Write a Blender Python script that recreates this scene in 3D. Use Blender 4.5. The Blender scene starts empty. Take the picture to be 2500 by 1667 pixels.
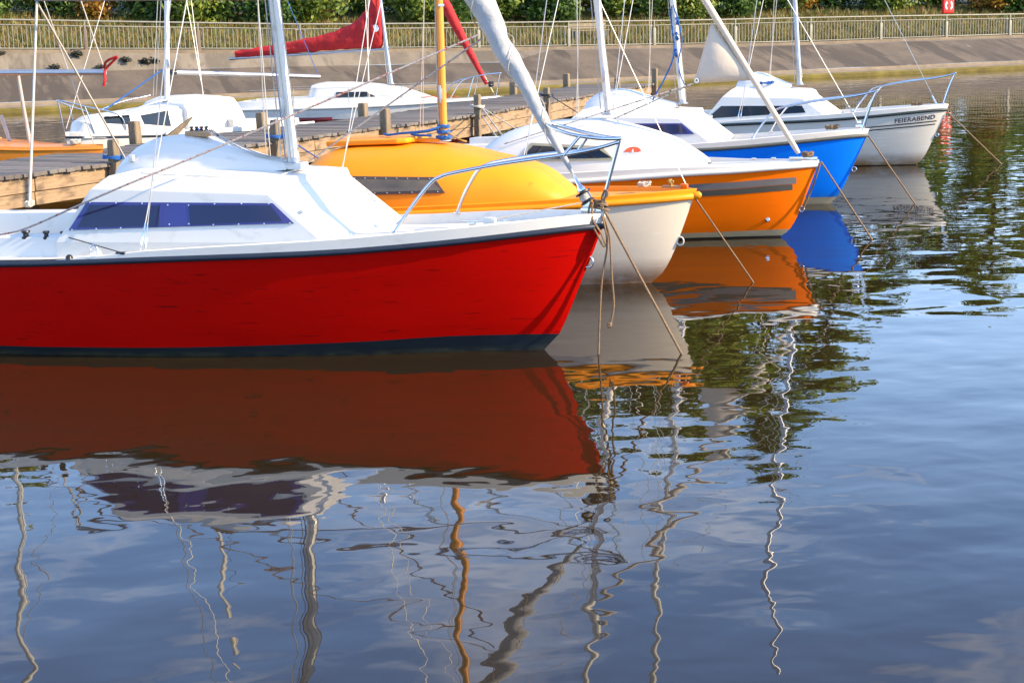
import bpy, bmesh, math, random
from mathutils import Vector, Matrix, noise as mnoise
R = math.radians
random.seed(7)
scene = bpy.context.scene
COL = scene.collection

# ------------------------------------------------------------------ camera, sky, sun, exposure
FPX, CX, CY, CAM_H = 4000.0, 1250.0, 833.5, 2.35
PITCH, ROLL = R(11.03), R(1.6)
SUN_AZ, SUN_EL = R(-15.5), R(27)          # azimuth measured from +X towards +Y

cam_data = bpy.data.cameras.new("camera")
cam = bpy.data.objects.new("camera", cam_data)
COL.objects.link(cam)
_r0 = Vector((1, 0, 0)); FW = Vector((0, math.cos(PITCH), -math.sin(PITCH))); _u0 = Vector((0, math.sin(PITCH), math.cos(PITCH)))
CR = _r0 * math.cos(ROLL) - _u0 * math.sin(ROLL)
CU = _u0 * math.cos(ROLL) + _r0 * math.sin(ROLL)
CP = Vector((0, 0, CAM_H))
mw = Matrix((CR, CU, -FW)).transposed().to_4x4(); mw.translation = CP
cam.matrix_world = mw
cam_data.sensor_width = 36.0
cam_data.lens = FPX / 2500.0 * 36.0
cam_data.clip_start = 0.1
cam_data.clip_end = 2000.0
scene.camera = cam

world = bpy.data.worlds.new("World"); scene.world = world; world.use_nodes = True
wn = world.node_tree; wn.nodes.clear()
def wnode(t, **kw):
    n = wn.nodes.new(t)
    for k, v in kw.items(): setattr(n, k, v)
    return n
sky = wnode("ShaderNodeTexSky", sky_type='NISHITA', sun_disc=False)
sky.sun_elevation = SUN_EL; sky.sun_rotation = math.pi / 2 - SUN_AZ
sky.altitude = 200; sky.air_density = 1.0; sky.dust_density = 0.4; sky.ozone_density = 6.5
tc = wnode("ShaderNodeTexCoord")
sep = wnode("ShaderNodeSeparateXYZ"); wn.links.new(tc.outputs["Generated"], sep.inputs[0])
mx = wnode("ShaderNodeMath", operation='MAXIMUM'); mx.inputs[1].default_value = 0.06; wn.links.new(sep.outputs[2], mx.inputs[0])
ad = wnode("ShaderNodeMath", operation='ADD'); ad.inputs[1].default_value = 0.12; wn.links.new(mx.outputs[0], ad.inputs[0])
dx = wnode("ShaderNodeMath", operation='DIVIDE'); wn.links.new(sep.outputs[0], dx.inputs[0]); wn.links.new(ad.outputs[0], dx.inputs[1])
dy = wnode("ShaderNodeMath", operation='DIVIDE'); wn.links.new(sep.outputs[1], dy.inputs[0]); wn.links.new(ad.outputs[0], dy.inputs[1])
cmb = wnode("ShaderNodeCombineXYZ"); wn.links.new(dx.outputs[0], cmb.inputs[0]); wn.links.new(dy.outputs[0], cmb.inputs[1])
cn = wnode("ShaderNodeTexNoise"); cn.inputs["Scale"].default_value = 1.25; cn.inputs["Detail"].default_value = 7; cn.inputs["Roughness"].default_value = 0.6; cn.inputs["Distortion"].default_value = 0.5
cof = wnode("ShaderNodeVectorMath", operation='ADD'); cof.inputs[1].default_value = (4.4, -6.3, 0); wn.links.new(cmb.outputs[0], cof.inputs[0]); wn.links.new(cof.outputs[0], cn.inputs["Vector"])
cr = wnode("ShaderNodeMapRange"); cr.inputs[1].default_value = 0.51; cr.inputs[2].default_value = 0.70; cr.inputs[3].default_value = 0.0; cr.inputs[4].default_value = 0.72
wn.links.new(cn.outputs["Fac"], cr.inputs[0])
cmx = wnode("ShaderNodeMix", data_type='RGBA'); wn.links.new(cr.outputs[0], cmx.inputs[0]); wn.links.new(sky.outputs[0], cmx.inputs[6])
cmx.inputs[7].default_value = (5.6, 5.5, 5.6, 1)
# thin pale haze low over the horizon, the same all round
hz = wnode("ShaderNodeMapRange"); hz.inputs[1].default_value = 0.37; hz.inputs[2].default_value = 0.06; hz.inputs[3].default_value = 0.0; hz.inputs[4].default_value = 0.70
hz.interpolation_type = 'SMOOTHSTEP'; wn.links.new(sep.outputs[2], hz.inputs[0])
hmx = wnode("ShaderNodeMix", data_type='RGBA'); wn.links.new(hz.outputs[0], hmx.inputs[0]); wn.links.new(cmx.outputs[2], hmx.inputs[6])
hmx.inputs[7].default_value = (3.0, 4.1, 5.8, 1)
bg = wnode("ShaderNodeBackground"); bg.inputs[1].default_value = 0.15
wn.links.new(hmx.outputs[2], bg.inputs[0])
wo = wnode("ShaderNodeOutputWorld"); wn.links.new(bg.outputs[0], wo.inputs[0])

sun_d = bpy.data.lights.new("sun", 'SUN'); sun_d.energy = 3.0; sun_d.angle = R(0.53); sun_d.color = (1.0, 0.80, 0.52)
sun = bpy.data.objects.new("sun", sun_d); COL.objects.link(sun)
_sd = Vector((math.cos(SUN_EL) * math.cos(SUN_AZ), math.cos(SUN_EL) * math.sin(SUN_AZ), math.sin(SUN_EL)))
sun.rotation_euler = _sd.to_track_quat('Z', 'Y').to_euler()
sun.location = _sd * 60
vs = scene.view_settings
vs.view_transform = 'Standard'; vs.look = 'None'; vs.exposure = 1.8; vs.gamma = 1.0; vs.use_curve_mapping = False
scene.cycles.max_bounces = 8

# ------------------------------------------------------------------ helpers
def ray(x, y): return FW + CR * ((x - CX) / FPX) - CU * ((y - CY) / FPX)
def at_z(x, y, z):
    d = ray(x, y); return CP + d * ((z - CAM_H) / d.z)
def at_wy(x, y, Y):
    d = ray(x, y); return CP + d * (Y / d.y)

def interp(pts, x):
    if x <= pts[0][0]: return pts[0][1]
    for i in range(len(pts) - 1):
        if x <= pts[i + 1][0]:
            x0, y0 = pts[i]; x1, y1 = pts[i + 1]
            h = x1 - x0; t = (x - x0) / h
            m0 = (y1 - y0) / h if i == 0 else (y1 - pts[i - 1][1]) / (x1 - pts[i - 1][0])
            m1 = (y1 - y0) / h if i + 2 >= len(pts) else (pts[i + 2][1] - y0) / (pts[i + 2][0] - x0)
            t2, t3 = t * t, t * t * t
            return y0 * (2 * t3 - 3 * t2 + 1) + m0 * h * (t3 - 2 * t2 + t) + y1 * (3 * t2 - 2 * t3) + m1 * h * (t3 - t2)
    return pts[-1][1]
def lin(pts, x):
    if x <= pts[0][0]: return pts[0][1]
    for (x0, y0), (x1, y1) in zip(pts, pts[1:]):
        if x <= x1: return y0 + (y1 - y0) * (x - x0) / (x1 - x0)
    return pts[-1][1]
def spline(ps, n=8):
    ps = [Vector(p) for p in ps]; out = []
    for i in range(len(ps) - 1):
        p0 = ps[max(i - 1, 0)]; p1 = ps[i]; p2 = ps[i + 1]; p3 = ps[min(i + 2, len(ps) - 1)]
        for j in range(n):
            t = j / n
            out.append(0.5 * ((2 * p1) + (p2 - p0) * t + (2 * p0 - 5 * p1 + 4 * p2 - p3) * t * t + (3 * p1 - p0 - 3 * p2 + p3) * t ** 3))
    out.append(ps[-1]); return out

class MB:
    def __init__(s): s.v = []; s.f = []
    def add(s, vs_, fs):
        o = len(s.v); s.v += [tuple(p) for p in vs_]; s.f += [tuple(o + i for i in f) for f in fs]; return s
    def box(s, c, size, rot=None):
        c = Vector(c); hx, hy, hz = size[0] / 2, size[1] / 2, size[2] / 2
        P = [Vector((x, y, z)) for x in (-hx, hx) for y in (-hy, hy) for z in (-hz, hz)]
        if rot is not None: P = [rot @ p for p in P]
        return s.add([p + c for p in P], [(0, 1, 3, 2), (4, 6, 7, 5), (0, 4, 5, 1), (2, 3, 7, 6), (0, 2, 6, 4), (1, 5, 7, 3)])
    def tube(s, ps, r, n=8, cap=True, flat=None):
        ps = [Vector(p) for p in ps]; N = len(ps); rings = []
        up = None
        for i, p in enumerate(ps):
            t = (ps[min(i + 1, N - 1)] - ps[max(i - 1, 0)])
            if t.length < 1e-9: t = Vector((0, 0, 1))
            t.normalize()
            if up is None:
                up = Vector((0, 0, 1)) if abs(t.z) < 0.9 else Vector((1, 0, 0))
            a = t.cross(up)
            if a.length < 1e-6: a = t.orthogonal()
            a.normalize(); b = a.cross(t).normalized(); up = b
            rr = r(i / (N - 1)) if callable(r) else (r[i] if isinstance(r, (list, tuple)) else r)
            rings.append([p + a * (math.cos(2 * math.pi * k / n) * rr) + b * (math.sin(2 * math.pi * k / n) * rr) for k in range(n)])
        fs = []
        for i in range(N - 1):
            for k in range(n):
                fs.append((i * n + k, i * n + (k + 1) % n, (i + 1) * n + (k + 1) % n, (i + 1) * n + k))
        if cap: fs += [tuple(range(n - 1, -1, -1)), tuple((N - 1) * n + k for k in range(n))]
        return s.add([p for q in rings for p in q], fs)
    def grid(s, rows, close=False):
        n = len(rows[0]); fs = []
        for i in range(len(rows) - 1):
            for k in range(n if close else n - 1):
                fs.append((i * n + k, i * n + (k + 1) % n, (i + 1) * n + (k + 1) % n, (i + 1) * n + k))
        return s.add([p for r_ in rows for p in r_], fs)
    def prism(s, poly, off):
        poly = [Vector(p) for p in poly]; off = Vector(off); n = len(poly)
        return s.add(poly + [p + off for p in poly], [tuple(range(n - 1, -1, -1)), tuple(range(n, 2 * n))] + [(i, (i + 1) % n, n + (i + 1) % n, n + i) for i in range(n)])
    def lathe(s, c, axis, prof, n=16):
        axis = Vector(axis).normalized(); a = axis.orthogonal().normalized(); b = axis.cross(a)
        rows = [[Vector(c) + axis * h + (a * math.cos(2 * math.pi * k / n) + b * math.sin(2 * math.pi * k / n)) * max(r_, 1e-4) for k in range(n)] for r_, h in prof]
        return s.grid(rows, True)
    def mesh(s, name, mat, smooth=40, bevel=0, bseg=2, merge=True):
        bm = bmesh.new(); vs_ = [bm.verts.new(p) for p in s.v]
        for f in s.f:
            try: bm.faces.new([vs_[i] for i in f])
            except ValueError: pass
        if merge: bmesh.ops.remove_doubles(bm, verts=bm.verts, dist=1e-5)
        bmesh.ops.recalc_face_normals(bm, faces=bm.faces)
        if bevel:
            es = [e for e in bm.edges if len(e.link_faces) == 2 and e.calc_face_angle(0) > R(22)]
            bmesh.ops.bevel(bm, geom=es, offset=bevel, segments=bseg, profile=0.6, affect='EDGES', clamp_overlap=True)
        m = bpy.data.meshes.new(name); bm.to_mesh(m); bm.free()
        m.materials.append(mat)
        if smooth:
            m.polygons.foreach_set("use_smooth", [True] * len(m.polygons)); m.set_sharp_from_angle(angle=R(smooth))
        return m
    def build(s, name, mat, parent=None, **kw):
        return link(name, s.mesh(name, mat, **kw), parent)
def link(name, data, parent=None):
    o = bpy.data.objects.new(name, data); COL.objects.link(o)
    if parent is not None: o.parent = parent
    return o
def tag(o, label=None, cat=None, group=None, kind=None):
    if label: o["label"] = label
    if cat: o["category"] = cat
    if group: o["group"] = group
    if kind: o["kind"] = kind
    return o
def empty(name, loc, rz=0.0):
    o = bpy.data.objects.new(name, None); COL.objects.link(o); o.location = loc; o.rotation_euler = (0, 0, rz); o.empty_display_size = 0.2
    return o

# ------------------------------------------------------------------ materials
def mat(name, col, rough=0.5, metal=0.0, var=0.0, vscale=6.0, bump=0.0, bscale=40.0, coat=0.0, ior=1.5, stretch=(1, 1, 1), col2=None, spec=0.5):
    m = bpy.data.materials.new(name); m.use_nodes = True; nt = m.node_tree; b = nt.nodes["Principled BSDF"]
    b.inputs["Base Color"].default_value = (*col, 1); b.inputs["Roughness"].default_value = rough; b.inputs["Metallic"].default_value = metal
    b.inputs["IOR"].default_value = ior; b.inputs["Coat Weight"].default_value = coat; b.inputs["Coat Roughness"].default_value = 0.08
    b.inputs["Specular IOR Level"].default_value = spec
    t = nt.nodes.new("ShaderNodeTexCoord"); mp = nt.nodes.new("ShaderNodeMapping"); mp.inputs["Scale"].default_value = stretch
    nt.links.new(t.outputs["Object"], mp.inputs[0])
    if var or col2:
        n = nt.nodes.new("ShaderNodeTexNoise"); n.inputs["Scale"].default_value = vscale; n.inputs["Detail"].default_value = 6; n.inputs["Roughness"].default_value = 0.65
        nt.links.new(mp.outputs[0], n.inputs["Vector"])
        r = nt.nodes.new("ShaderNodeMapRange"); r.inputs[1].default_value = 0.3; r.inputs[2].default_value = 0.7
        nt.links.new(n.outputs["Fac"], r.inputs[0])
        x = nt.nodes.new("ShaderNodeMix"); x.data_type = 'RGBA'
        c2 = col2 if col2 else tuple(c * (1 - var) for c in col)
        x.inputs[6].default_value = (*c2, 1); x.inputs[7].default_value = (*col, 1)
        nt.links.new(r.outputs[0], x.inputs[0]); nt.links.new(x.outputs[2], b.inputs["Base Color"])
    if bump:
        n2 = nt.nodes.new("ShaderNodeTexNoise"); n2.inputs["Scale"].default_value = bscale; n2.inputs["Detail"].default_value = 5
        nt.links.new(mp.outputs[0], n2.inputs["Vector"])
        bp = nt.nodes.new("ShaderNodeBump"); bp.inputs["Strength"].default_value = bump; bp.inputs["Distance"].default_value = 0.02
        nt.links.new(n2.outputs["Fac"], bp.inputs["Height"]); nt.links.new(bp.outputs[0], b.inputs["Normal"])
    return m
def add_layer(m, col, lo, hi, amount=1.0, scale=8.0, stretch=(1, 1, 1), zband=None, detail=6, rot=0.0):
    """marks with a shape of their own: scratches, dirt, a waterline stain (zband = fade heights in the hull's own z)"""
    nt = m.node_tree; b = nt.nodes["Principled BSDF"]; inp = b.inputs["Base Color"]
    t = nt.nodes.new("ShaderNodeTexCoord"); mp = nt.nodes.new("ShaderNodeMapping"); mp.inputs["Scale"].default_value = stretch; mp.inputs["Rotation"].default_value = (0, 0, rot)
    nt.links.new(t.outputs["Object"], mp.inputs[0])
    n = nt.nodes.new("ShaderNodeTexNoise"); n.inputs["Scale"].default_value = scale; n.inputs["Detail"].default_value = detail; n.inputs["Roughness"].default_value = 0.6
    nt.links.new(mp.outputs[0], n.inputs["Vector"])
    r = nt.nodes.new("ShaderNodeMapRange"); r.inputs[1].default_value = lo; r.inputs[2].default_value = hi; r.inputs[4].default_value = amount
    nt.links.new(n.outputs["Fac"], r.inputs[0]); fac = r.outputs[0]
    if zband:
        s = nt.nodes.new("ShaderNodeSeparateXYZ"); nt.links.new(t.outputs["Object"], s.inputs[0])
        z = nt.nodes.new("ShaderNodeMapRange"); z.inputs[1].default_value = zband[1]; z.inputs[2].default_value = zband[0]
        nt.links.new(s.outputs[2], z.inputs[0])
        mu = nt.nodes.new("ShaderNodeMath"); mu.operation = 'MULTIPLY'; nt.links.new(fac, mu.inputs[0]); nt.links.new(z.outputs[0], mu.inputs[1]); fac = mu.outputs[0]
    x = nt.nodes.new("ShaderNodeMix"); x.data_type = 'RGBA'
    if inp.is_linked: nt.links.new(inp.links[0].from_socket, x.inputs[6])
    else: x.inputs[6].default_value = inp.default_value
    x.inputs[7].default_value = (*col, 1)
    nt.links.new(fac, x.inputs[0]); nt.links.new(x.outputs[2], inp)
    return m

WHITE = add_layer(mat("white_gelcoat", (0.70, 0.655, 0.575), 0.32, var=0.05, vscale=3), (0.36, 0.31, 0.25), 0.56, 0.80, 0.45, 5, (1, 1, 2.5))
WHITE2 = add_layer(mat("weathered_white_gelcoat", (0.68, 0.63, 0.55), 0.38, var=0.06, vscale=3), (0.36, 0.31, 0.25), 0.58, 0.80, 0.4, 7, (1, 1, 2))
DECKW = add_layer(mat("white_deck_paint", (0.66, 0.62, 0.55), 0.5, var=0.05, vscale=9, bump=0.05, bscale=300), (0.40, 0.36, 0.30), 0.60, 0.80, 0.4, 4)
RED = add_layer(mat("red_hull_paint", (0.47, 0.0025, 0.001), 0.24, spec=0.13, var=0.12, vscale=4, stretch=(0.4, 0.4, 2.0)), (0.09, 0.003, 0.003), 0.63, 0.69, 0.8, 7, (0.5, 0.5, 9.0))
RED = add_layer(RED, (0.62, 0.22, 0.18), 0.74, 0.78, 0.8, 60, (1, 1, 1))
NAVY = add_layer(mat("navy_antifouling", (0.012, 0.021, 0.028), 0.55, var=0.4, vscale=5, stretch=(0.5, 0.5, 3)), (0.085, 0.075, 0.035), 0.35, 0.65, 0.8, 9, (0.6, 0.6, 2), zband=(0.012, 0.05))
STRAKE = mat("navy_rubber_strake", (0.014, 0.022, 0.038), 0.5, var=0.3, vscale=12)
STRAKE_G = mat("dark_green_rubber_strake", (0.018, 0.030, 0.030), 0.5, var=0.3, vscale=12)
STRAKE_K = mat("grey_rubber_strake", (0.10, 0.10, 0.08), 0.6, var=0.3, vscale=12)
CREAM = add_layer(mat("cream_hull_gelcoat", (0.66, 0.575, 0.45), 0.34, var=0.08, vscale=3, stretch=(0.5, 0.5, 3)), (0.24, 0.10, 0.03), 0.10, 0.50, 0.95, 4, (0.6, 0.6, 1), zband=(0.05, 0.24))
CREAM = add_layer(CREAM, (0.72, 0.69, 0.62), 0.6, 0.75, 0.6, 9, (0.6, 0.6, 6))
YELLOW = add_layer(mat("yellow_gelcoat", (0.86, 0.275, 0.004), 0.52, spec=0.3, var=0.08, vscale=3), (0.5, 0.14, 0.006), 0.66, 0.75, 0.6, 9, (1, 1, 3))
YELLOW_MAST = mat("yellow_mast_paint", (0.74, 0.27, 0.02), 0.35, var=0.1, vscale=8)
ORANGE = add_layer(mat("orange_hull_paint", (0.90, 0.155, 0.002), 0.28, spec=0.2, var=0.08, vscale=4, stretch=(0.5, 0.5, 3)), (0.86, 0.28, 0.06), 0.66, 0.78, 0.6, 8, (0.5, 0.5, 8))
ORANGE2 = mat("orange_dinghy_deck", (0.68, 0.22, 0.02), 0.3, var=0.06)
STRIPE_LT = mat("grey_stripe_vinyl", (0.16, 0.145, 0.14), 0.5, var=0.15)
STRIPE_DK = mat("dark_grey_stripe_vinyl", (0.075, 0.07, 0.055), 0.5, var=0.15)
BOOT_CREAM = mat("cream_boot_stripe", (0.55, 0.43, 0.24), 0.5, var=0.25, vscale=6, stretch=(0.5, 0.5, 3))
BLACKISH = mat("dark_antifouling", (0.012, 0.012, 0.010), 0.6, var=0.3)
BLUE = add_layer(mat("blue_hull_paint", (0.002, 0.185, 0.80), 0.28, spec=0.25, var=0.08, vscale=4), (0.03, 0.10, 0.10), 0.35, 0.6, 0.8, 5, (0.6, 0.6, 1), zband=(0.09, 0.17))
BLUE2 = mat("blue_bottom_paint", (0.01, 0.06, 0.35), 0.5)
GREYW = add_layer(mat("pale_grey_hull_gelcoat", (0.64, 0.585, 0.49), 0.32, var=0.06, vscale=3, stretch=(0.5, 0.5, 3)), (0.28, 0.13, 0.03), 0.10, 0.50, 0.95, 4, (0.6, 0.6, 1), zband=(0.03, 0.22))
GREYW = add_layer(GREYW, (0.78, 0.76, 0.70), 0.60, 0.72, 0.6, 6, (0.5, 0.5, 5))
DARKRED = mat("dark_red_bottom_paint", (0.16, 0.012, 0.014), 0.5)
REDCLOTH = mat("red_sail_cover_cloth", (0.50, 0.010, 0.010), 0.8, var=0.35, vscale=5, bump=1.0, bscale=9)
SAILCLOTH = add_layer(mat("grey_sail_cloth", (0.40, 0.39, 0.375), 0.7, var=0.12, vscale=10, bump=0.4, bscale=22), (0.27, 0.275, 0.29), 0.55, 0.7, 0.6, 9)
SAILWHITE = mat("cream_sail_cloth", (0.60, 0.50, 0.37), 0.7, var=0.1, vscale=6, bump=0.2, bscale=14)
STEEL = mat("stainless_steel", (0.62, 0.62, 0.62), 0.16, 1.0)
ALU = mat("anodised_aluminium", (0.44, 0.44, 0.45), 0.38, 0.75, var=0.12, vscale=14, stretch=(1, 1, 0.3))
MASTW = add_layer(mat("white_mast_paint", (0.74, 0.68, 0.57), 0.35, 0.0, var=0.08, vscale=8), (0.30, 0.28, 0.25), 0.62, 0.75, 0.6, 14, (1, 1, 0.4))
WIRE = mat("rigging_wire", (0.50, 0.47, 0.42), 0.4, 0.4)
ROPEW = mat("white_rope", (0.62, 0.55, 0.45), 0.8, var=0.4, vscale=120, bump=0.6, bscale=180)
ROPEB = mat("brown_hemp_rope", (0.33, 0.20, 0.10), 0.85, var=0.6, vscale=110, bump=0.7, bscale=160)
ROPER = add_layer(mat("red_flecked_rope", (0.52, 0.46, 0.40), 0.8, var=0.3, vscale=100, bump=0.6, bscale=180), (0.40, 0.05, 0.04), 0.55, 0.6, 1.0, 45)
ROPEK = add_layer(mat("black_flecked_rope", (0.55, 0.50, 0.44), 0.8, var=0.3, vscale=100), (0.03, 0.03, 0.03), 0.52, 0.56, 1.0, 40)
ROPEBLUE = mat("blue_rope", (0.01, 0.13, 0.45), 0.75, var=0.5, vscale=90, bump=0.6, bscale=160)
ROPEY = mat("ochre_rope", (0.45, 0.27, 0.06), 0.8, var=0.3, vscale=80)
BLACKP = mat("black_plastic", (0.012, 0.012, 0.014), 0.4)
WOODB = mat("varnished_wood_block", (0.46, 0.27, 0.13), 0.5, var=0.4, vscale=12, stretch=(1, 6, 6))
PURPLE = mat("purple_window_acrylic", (0.030, 0.026, 0.185), 0.12, spec=0.5, var=0.15, vscale=3, coat=0.3)
GLASS_P = mat("dark_violet_window_glass", (0.012, 0.014, 0.055), 0.06, ior=1.5)
GLASS_K = mat("black_window_glass", (0.006, 0.007, 0.009), 0.06, ior=1.5)
GLASS_S = mat("smoked_window_glass", (0.17, 0.135, 0.09), 0.12, ior=1.5, var=0.6, vscale=2.5)
FRAME_B = mat("brown_window_frame", (0.07, 0.045, 0.03), 0.45)
FRAME_O = mat("olive_window_seal", (0.30, 0.27, 0.17), 0.5)
SCREW = mat("steel_screw_heads", (0.7, 0.7, 0.7), 0.3, 0.8)
INK = mat("blue_black_lettering", (0.02, 0.022, 0.055), 0.5)
LINEK = mat("black_pinstripe", (0.008, 0.012, 0.014), 0.5)
DECAL_R = mat("orange_red_decal", (0.62, 0.07, 0.02), 0.5)
DECAL_B = mat("pale_blue_decal", (0.45, 0.52, 0.60), 0.5)
RINGRED = mat("red_lifebuoy_box", (0.62, 0.022, 0.012), 0.4)
RINGWHITE = mat("white_lifebuoy_mark", (0.8, 0.78, 0.74), 0.5)
GALV = mat("galvanised_railing", (0.29, 0.27, 0.20), 0.55, 0.2, var=0.25, vscale=6)
POSTBR = mat("brown_grey_post", (0.20, 0.14, 0.10), 0.7, var=0.35, vscale=6)
PLANK = [add_layer(mat("weathered_plank", c, 0.85, var=0.45, vscale=5, stretch=(1.2, 14, 14), bump=0.6, bscale=22), (0.08, 0.09, 0.05), 0.55, 0.75, 0.6, 3) for c in ((0.20, 0.165, 0.135), (0.16, 0.13, 0.105), (0.23, 0.20, 0.17))]
FASCIA = add_layer(mat("timber_fascia", (0.37, 0.245, 0.135), 0.85, var=0.40, vscale=3, stretch=(1.0, 8, 10), bump=0.5, bscale=16), (0.10, 0.065, 0.04), 0.50, 0.66, 0.8, 2.6, (1, 1, 3.5))  # brown timber of the boards' own colour, with darker patches of dirt
POSTW = add_layer(mat("weathered_post_timber", (0.28, 0.20, 0.12), 0.85, var=0.5, vscale=6, stretch=(8, 8, 1), bump=0.7, bscale=14), (0.06, 0.07, 0.03), 0.50, 0.7, 0.7, 3, (2, 2, 1))

# concrete bank
def bank_mat(name, col, streak=1.0):
    m = mat(name, col, 0.9, var=0.30, vscale=0.9, bump=0.4, bscale=6)
    add_layer(m, tuple(c * 0.45 for c in col), 0.47, 0.62, 0.85 * streak, 0.55, (1.0, 0.35, 0.35))
    add_layer(m, tuple(c * 0.42 for c in col), 0.51, 0.56, 0.9 * streak, 1.3, (1.0, 0.16, 0.3), rot=0.6)
    add_layer(m, tuple(c * 0.5 for c in col), 0.55, 0.70, 0.7, 5.5, (0.8, 0.5, 0.5), rot=0.5)
    add_layer(m, (0.46, 0.42, 0.38), 0.66, 0.75, 0.5, 1.1, (1.0, 0.5, 0.5))
    return m
BANK = bank_mat("stained_concrete_slope", (0.145, 0.106, 0.068))
BANK_UP = bank_mat("pale_concrete_slab", (0.215, 0.172, 0.12), 0.7)
KERB = mat("worn_kerb", (0.26, 0.195, 0.125), 0.9, var=0.4, vscale=2, bump=0.4, bscale=8)
ALGAE = mat("algae_on_bank_foot", (0.20, 0.15, 0.025), 0.9, var=0.6, vscale=1.5, stretch=(1, 1, 3))
GROUND = add_layer(mat("grassy_ground", (0.10, 0.095, 0.03), 0.95, var=0.5, vscale=1.2), (0.20, 0.11, 0.03), 0.5, 0.65, 0.8, 0.5)
LITTER = mat("leaf_litter_ground", (0.045, 0.04, 0.015), 0.95, var=0.5, vscale=1.5)

def leaf_mat(name, cols, trans=0.35):
    m = bpy.data.materials.new(name); m.use_nodes = True; nt = m.node_tree; b = nt.nodes["Principled BSDF"]
    g = nt.nodes.new("ShaderNodeNewGeometry"); r = nt.nodes.new("ShaderNodeValToRGB")
    while len(r.color_ramp.elements) < len(cols): r.color_ramp.elements.new(0.5)
    for i, c in enumerate(cols):
        r.color_ramp.elements[i].position = i / max(1, len(cols) - 1); r.color_ramp.elements[i].color = (*c, 1)
    nt.links.new(g.outputs["Random Per Island"], r.inputs[0]); nt.links.new(r.outputs[0], b.inputs["Base Color"])
    b.inputs["Roughness"].default_value = 0.6
    tr = nt.nodes.new("ShaderNodeBsdfTranslucent"); nt.links.new(r.outputs[0], tr.inputs[0])
    ms = nt.nodes.new("ShaderNodeMixShader"); ms.inputs[0].default_value = trans
    nt.links.new(b.outputs[0], ms.inputs[1]); nt.links.new(tr.outputs[0], ms.inputs[2])
    nt.links.new(ms.outputs[0], nt.nodes["Material Output"].inputs[0])
    return m
LEAF_D = leaf_mat("dark_green_leaves", [(0.03, 0.07, 0.012), (0.07, 0.14, 0.018), (0.14, 0.21, 0.025)])
LEAF_L = leaf_mat("light_green_leaves", [(0.09, 0.14, 0.014), (0.17, 0.24, 0.025), (0.28, 0.30, 0.04)])
LEAF_T = leaf_mat("tree_leaves", [(0.05, 0.11, 0.008), (0.13, 0.20, 0.012), (0.24, 0.30, 0.02), (0.28, 0.24, 0.02)])
LEAF_A = leaf_mat("autumn_leaves", [(0.16, 0.08, 0.012), (0.34, 0.14, 0.015), (0.42, 0.24, 0.02), (0.16, 0.15, 0.02)])
GRASS = leaf_mat("grass_blades", [(0.07, 0.11, 0.02), (0.15, 0.16, 0.03), (0.26, 0.17, 0.04), (0.20, 0.11, 0.03)], 0.3)
BARK = mat("tree_bark", (0.07, 0.05, 0.035), 0.9, var=0.5, vscale=4, bump=0.6, bscale=12)

# water: still, murky, with slow ripples
def water_mat():
    m = bpy.data.materials.new("harbour_water"); m.use_nodes = True; nt = m.node_tree; b = nt.nodes["Principled BSDF"]
    b.inputs["Base Color"].default_value = (0.020, 0.012, 0.004, 1); b.inputs["Roughness"].default_value = 0.012; b.inputs["IOR"].default_value = 1.34
    t = nt.nodes.new("ShaderNodeTexCoord")
    def noise(scale, detail, stretch, rot=0.0, dist=0.0):
        mp = nt.nodes.new("ShaderNodeMapping"); mp.inputs["Scale"].default_value = stretch; mp.inputs["Rotation"].default_value = (0, 0, rot)
        nt.links.new(t.outputs["Object"], mp.inputs[0])
        n = nt.nodes.new("ShaderNodeTexNoise"); n.inputs["Scale"].default_value = scale; n.inputs["Detail"].default_value = detail; n.inputs["Roughness"].default_value = 0.45; n.inputs["Distortion"].default_value = dist
        nt.links.new(mp.outputs[0], n.inputs["Vector"]); return n.outputs["Fac"]
    a = noise(1.2, 1.1, (1.0, 1.0, 1), 0.25, 0.3); c = noise(3.4, 1.5, (0.85, 1.1, 1), -0.3, 0.2)
    # breeze patches: the finer ripple is stronger away from the lee of the boats
    pz = noise(0.16, 1.0, (1, 1, 1)); pr = nt.nodes.new("ShaderNodeMapRange"); pr.inputs[1].default_value = 0.35; pr.inputs[2].default_value = 0.65; pr.inputs[3].default_value = 0.4; pr.inputs[4].default_value = 1.1
    nt.links.new(pz, pr.inputs[0])
    m1 = nt.nodes.new("ShaderNodeMath"); m1.operation = 'MULTIPLY'; nt.links.new(c, m1.inputs[0]); nt.links.new(pr.outputs[0], m1.inputs[1])
    m2 = nt.nodes.new("ShaderNodeMath"); m2.operation = 'MULTIPLY_ADD'; nt.links.new(m1.outputs[0], m2.inputs[0]); m2.inputs[1].default_value = 0.34
    nt.links.new(a, m2.inputs[2])
    bp = nt.nodes.new("ShaderNodeBump"); bp.inputs["Strength"].default_value = 1.0; bp.inputs["Distance"].default_value = 0.0125
    nt.links.new(m2.outputs[0], bp.inputs["Height"]); nt.links.new(bp.outputs[0], b.inputs["Normal"])
    return m
WATER = water_mat()

# ------------------------------------------------------------------ water, bank, ground
wv = MB(); wv.add([(-500, -80, 0), (500, -80, 0), (500, 260, 0), (-500, 260, 0)], [(0, 1, 2, 3)])
tag(wv.build("water", WATER, smooth=0), kind="structure")

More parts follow.
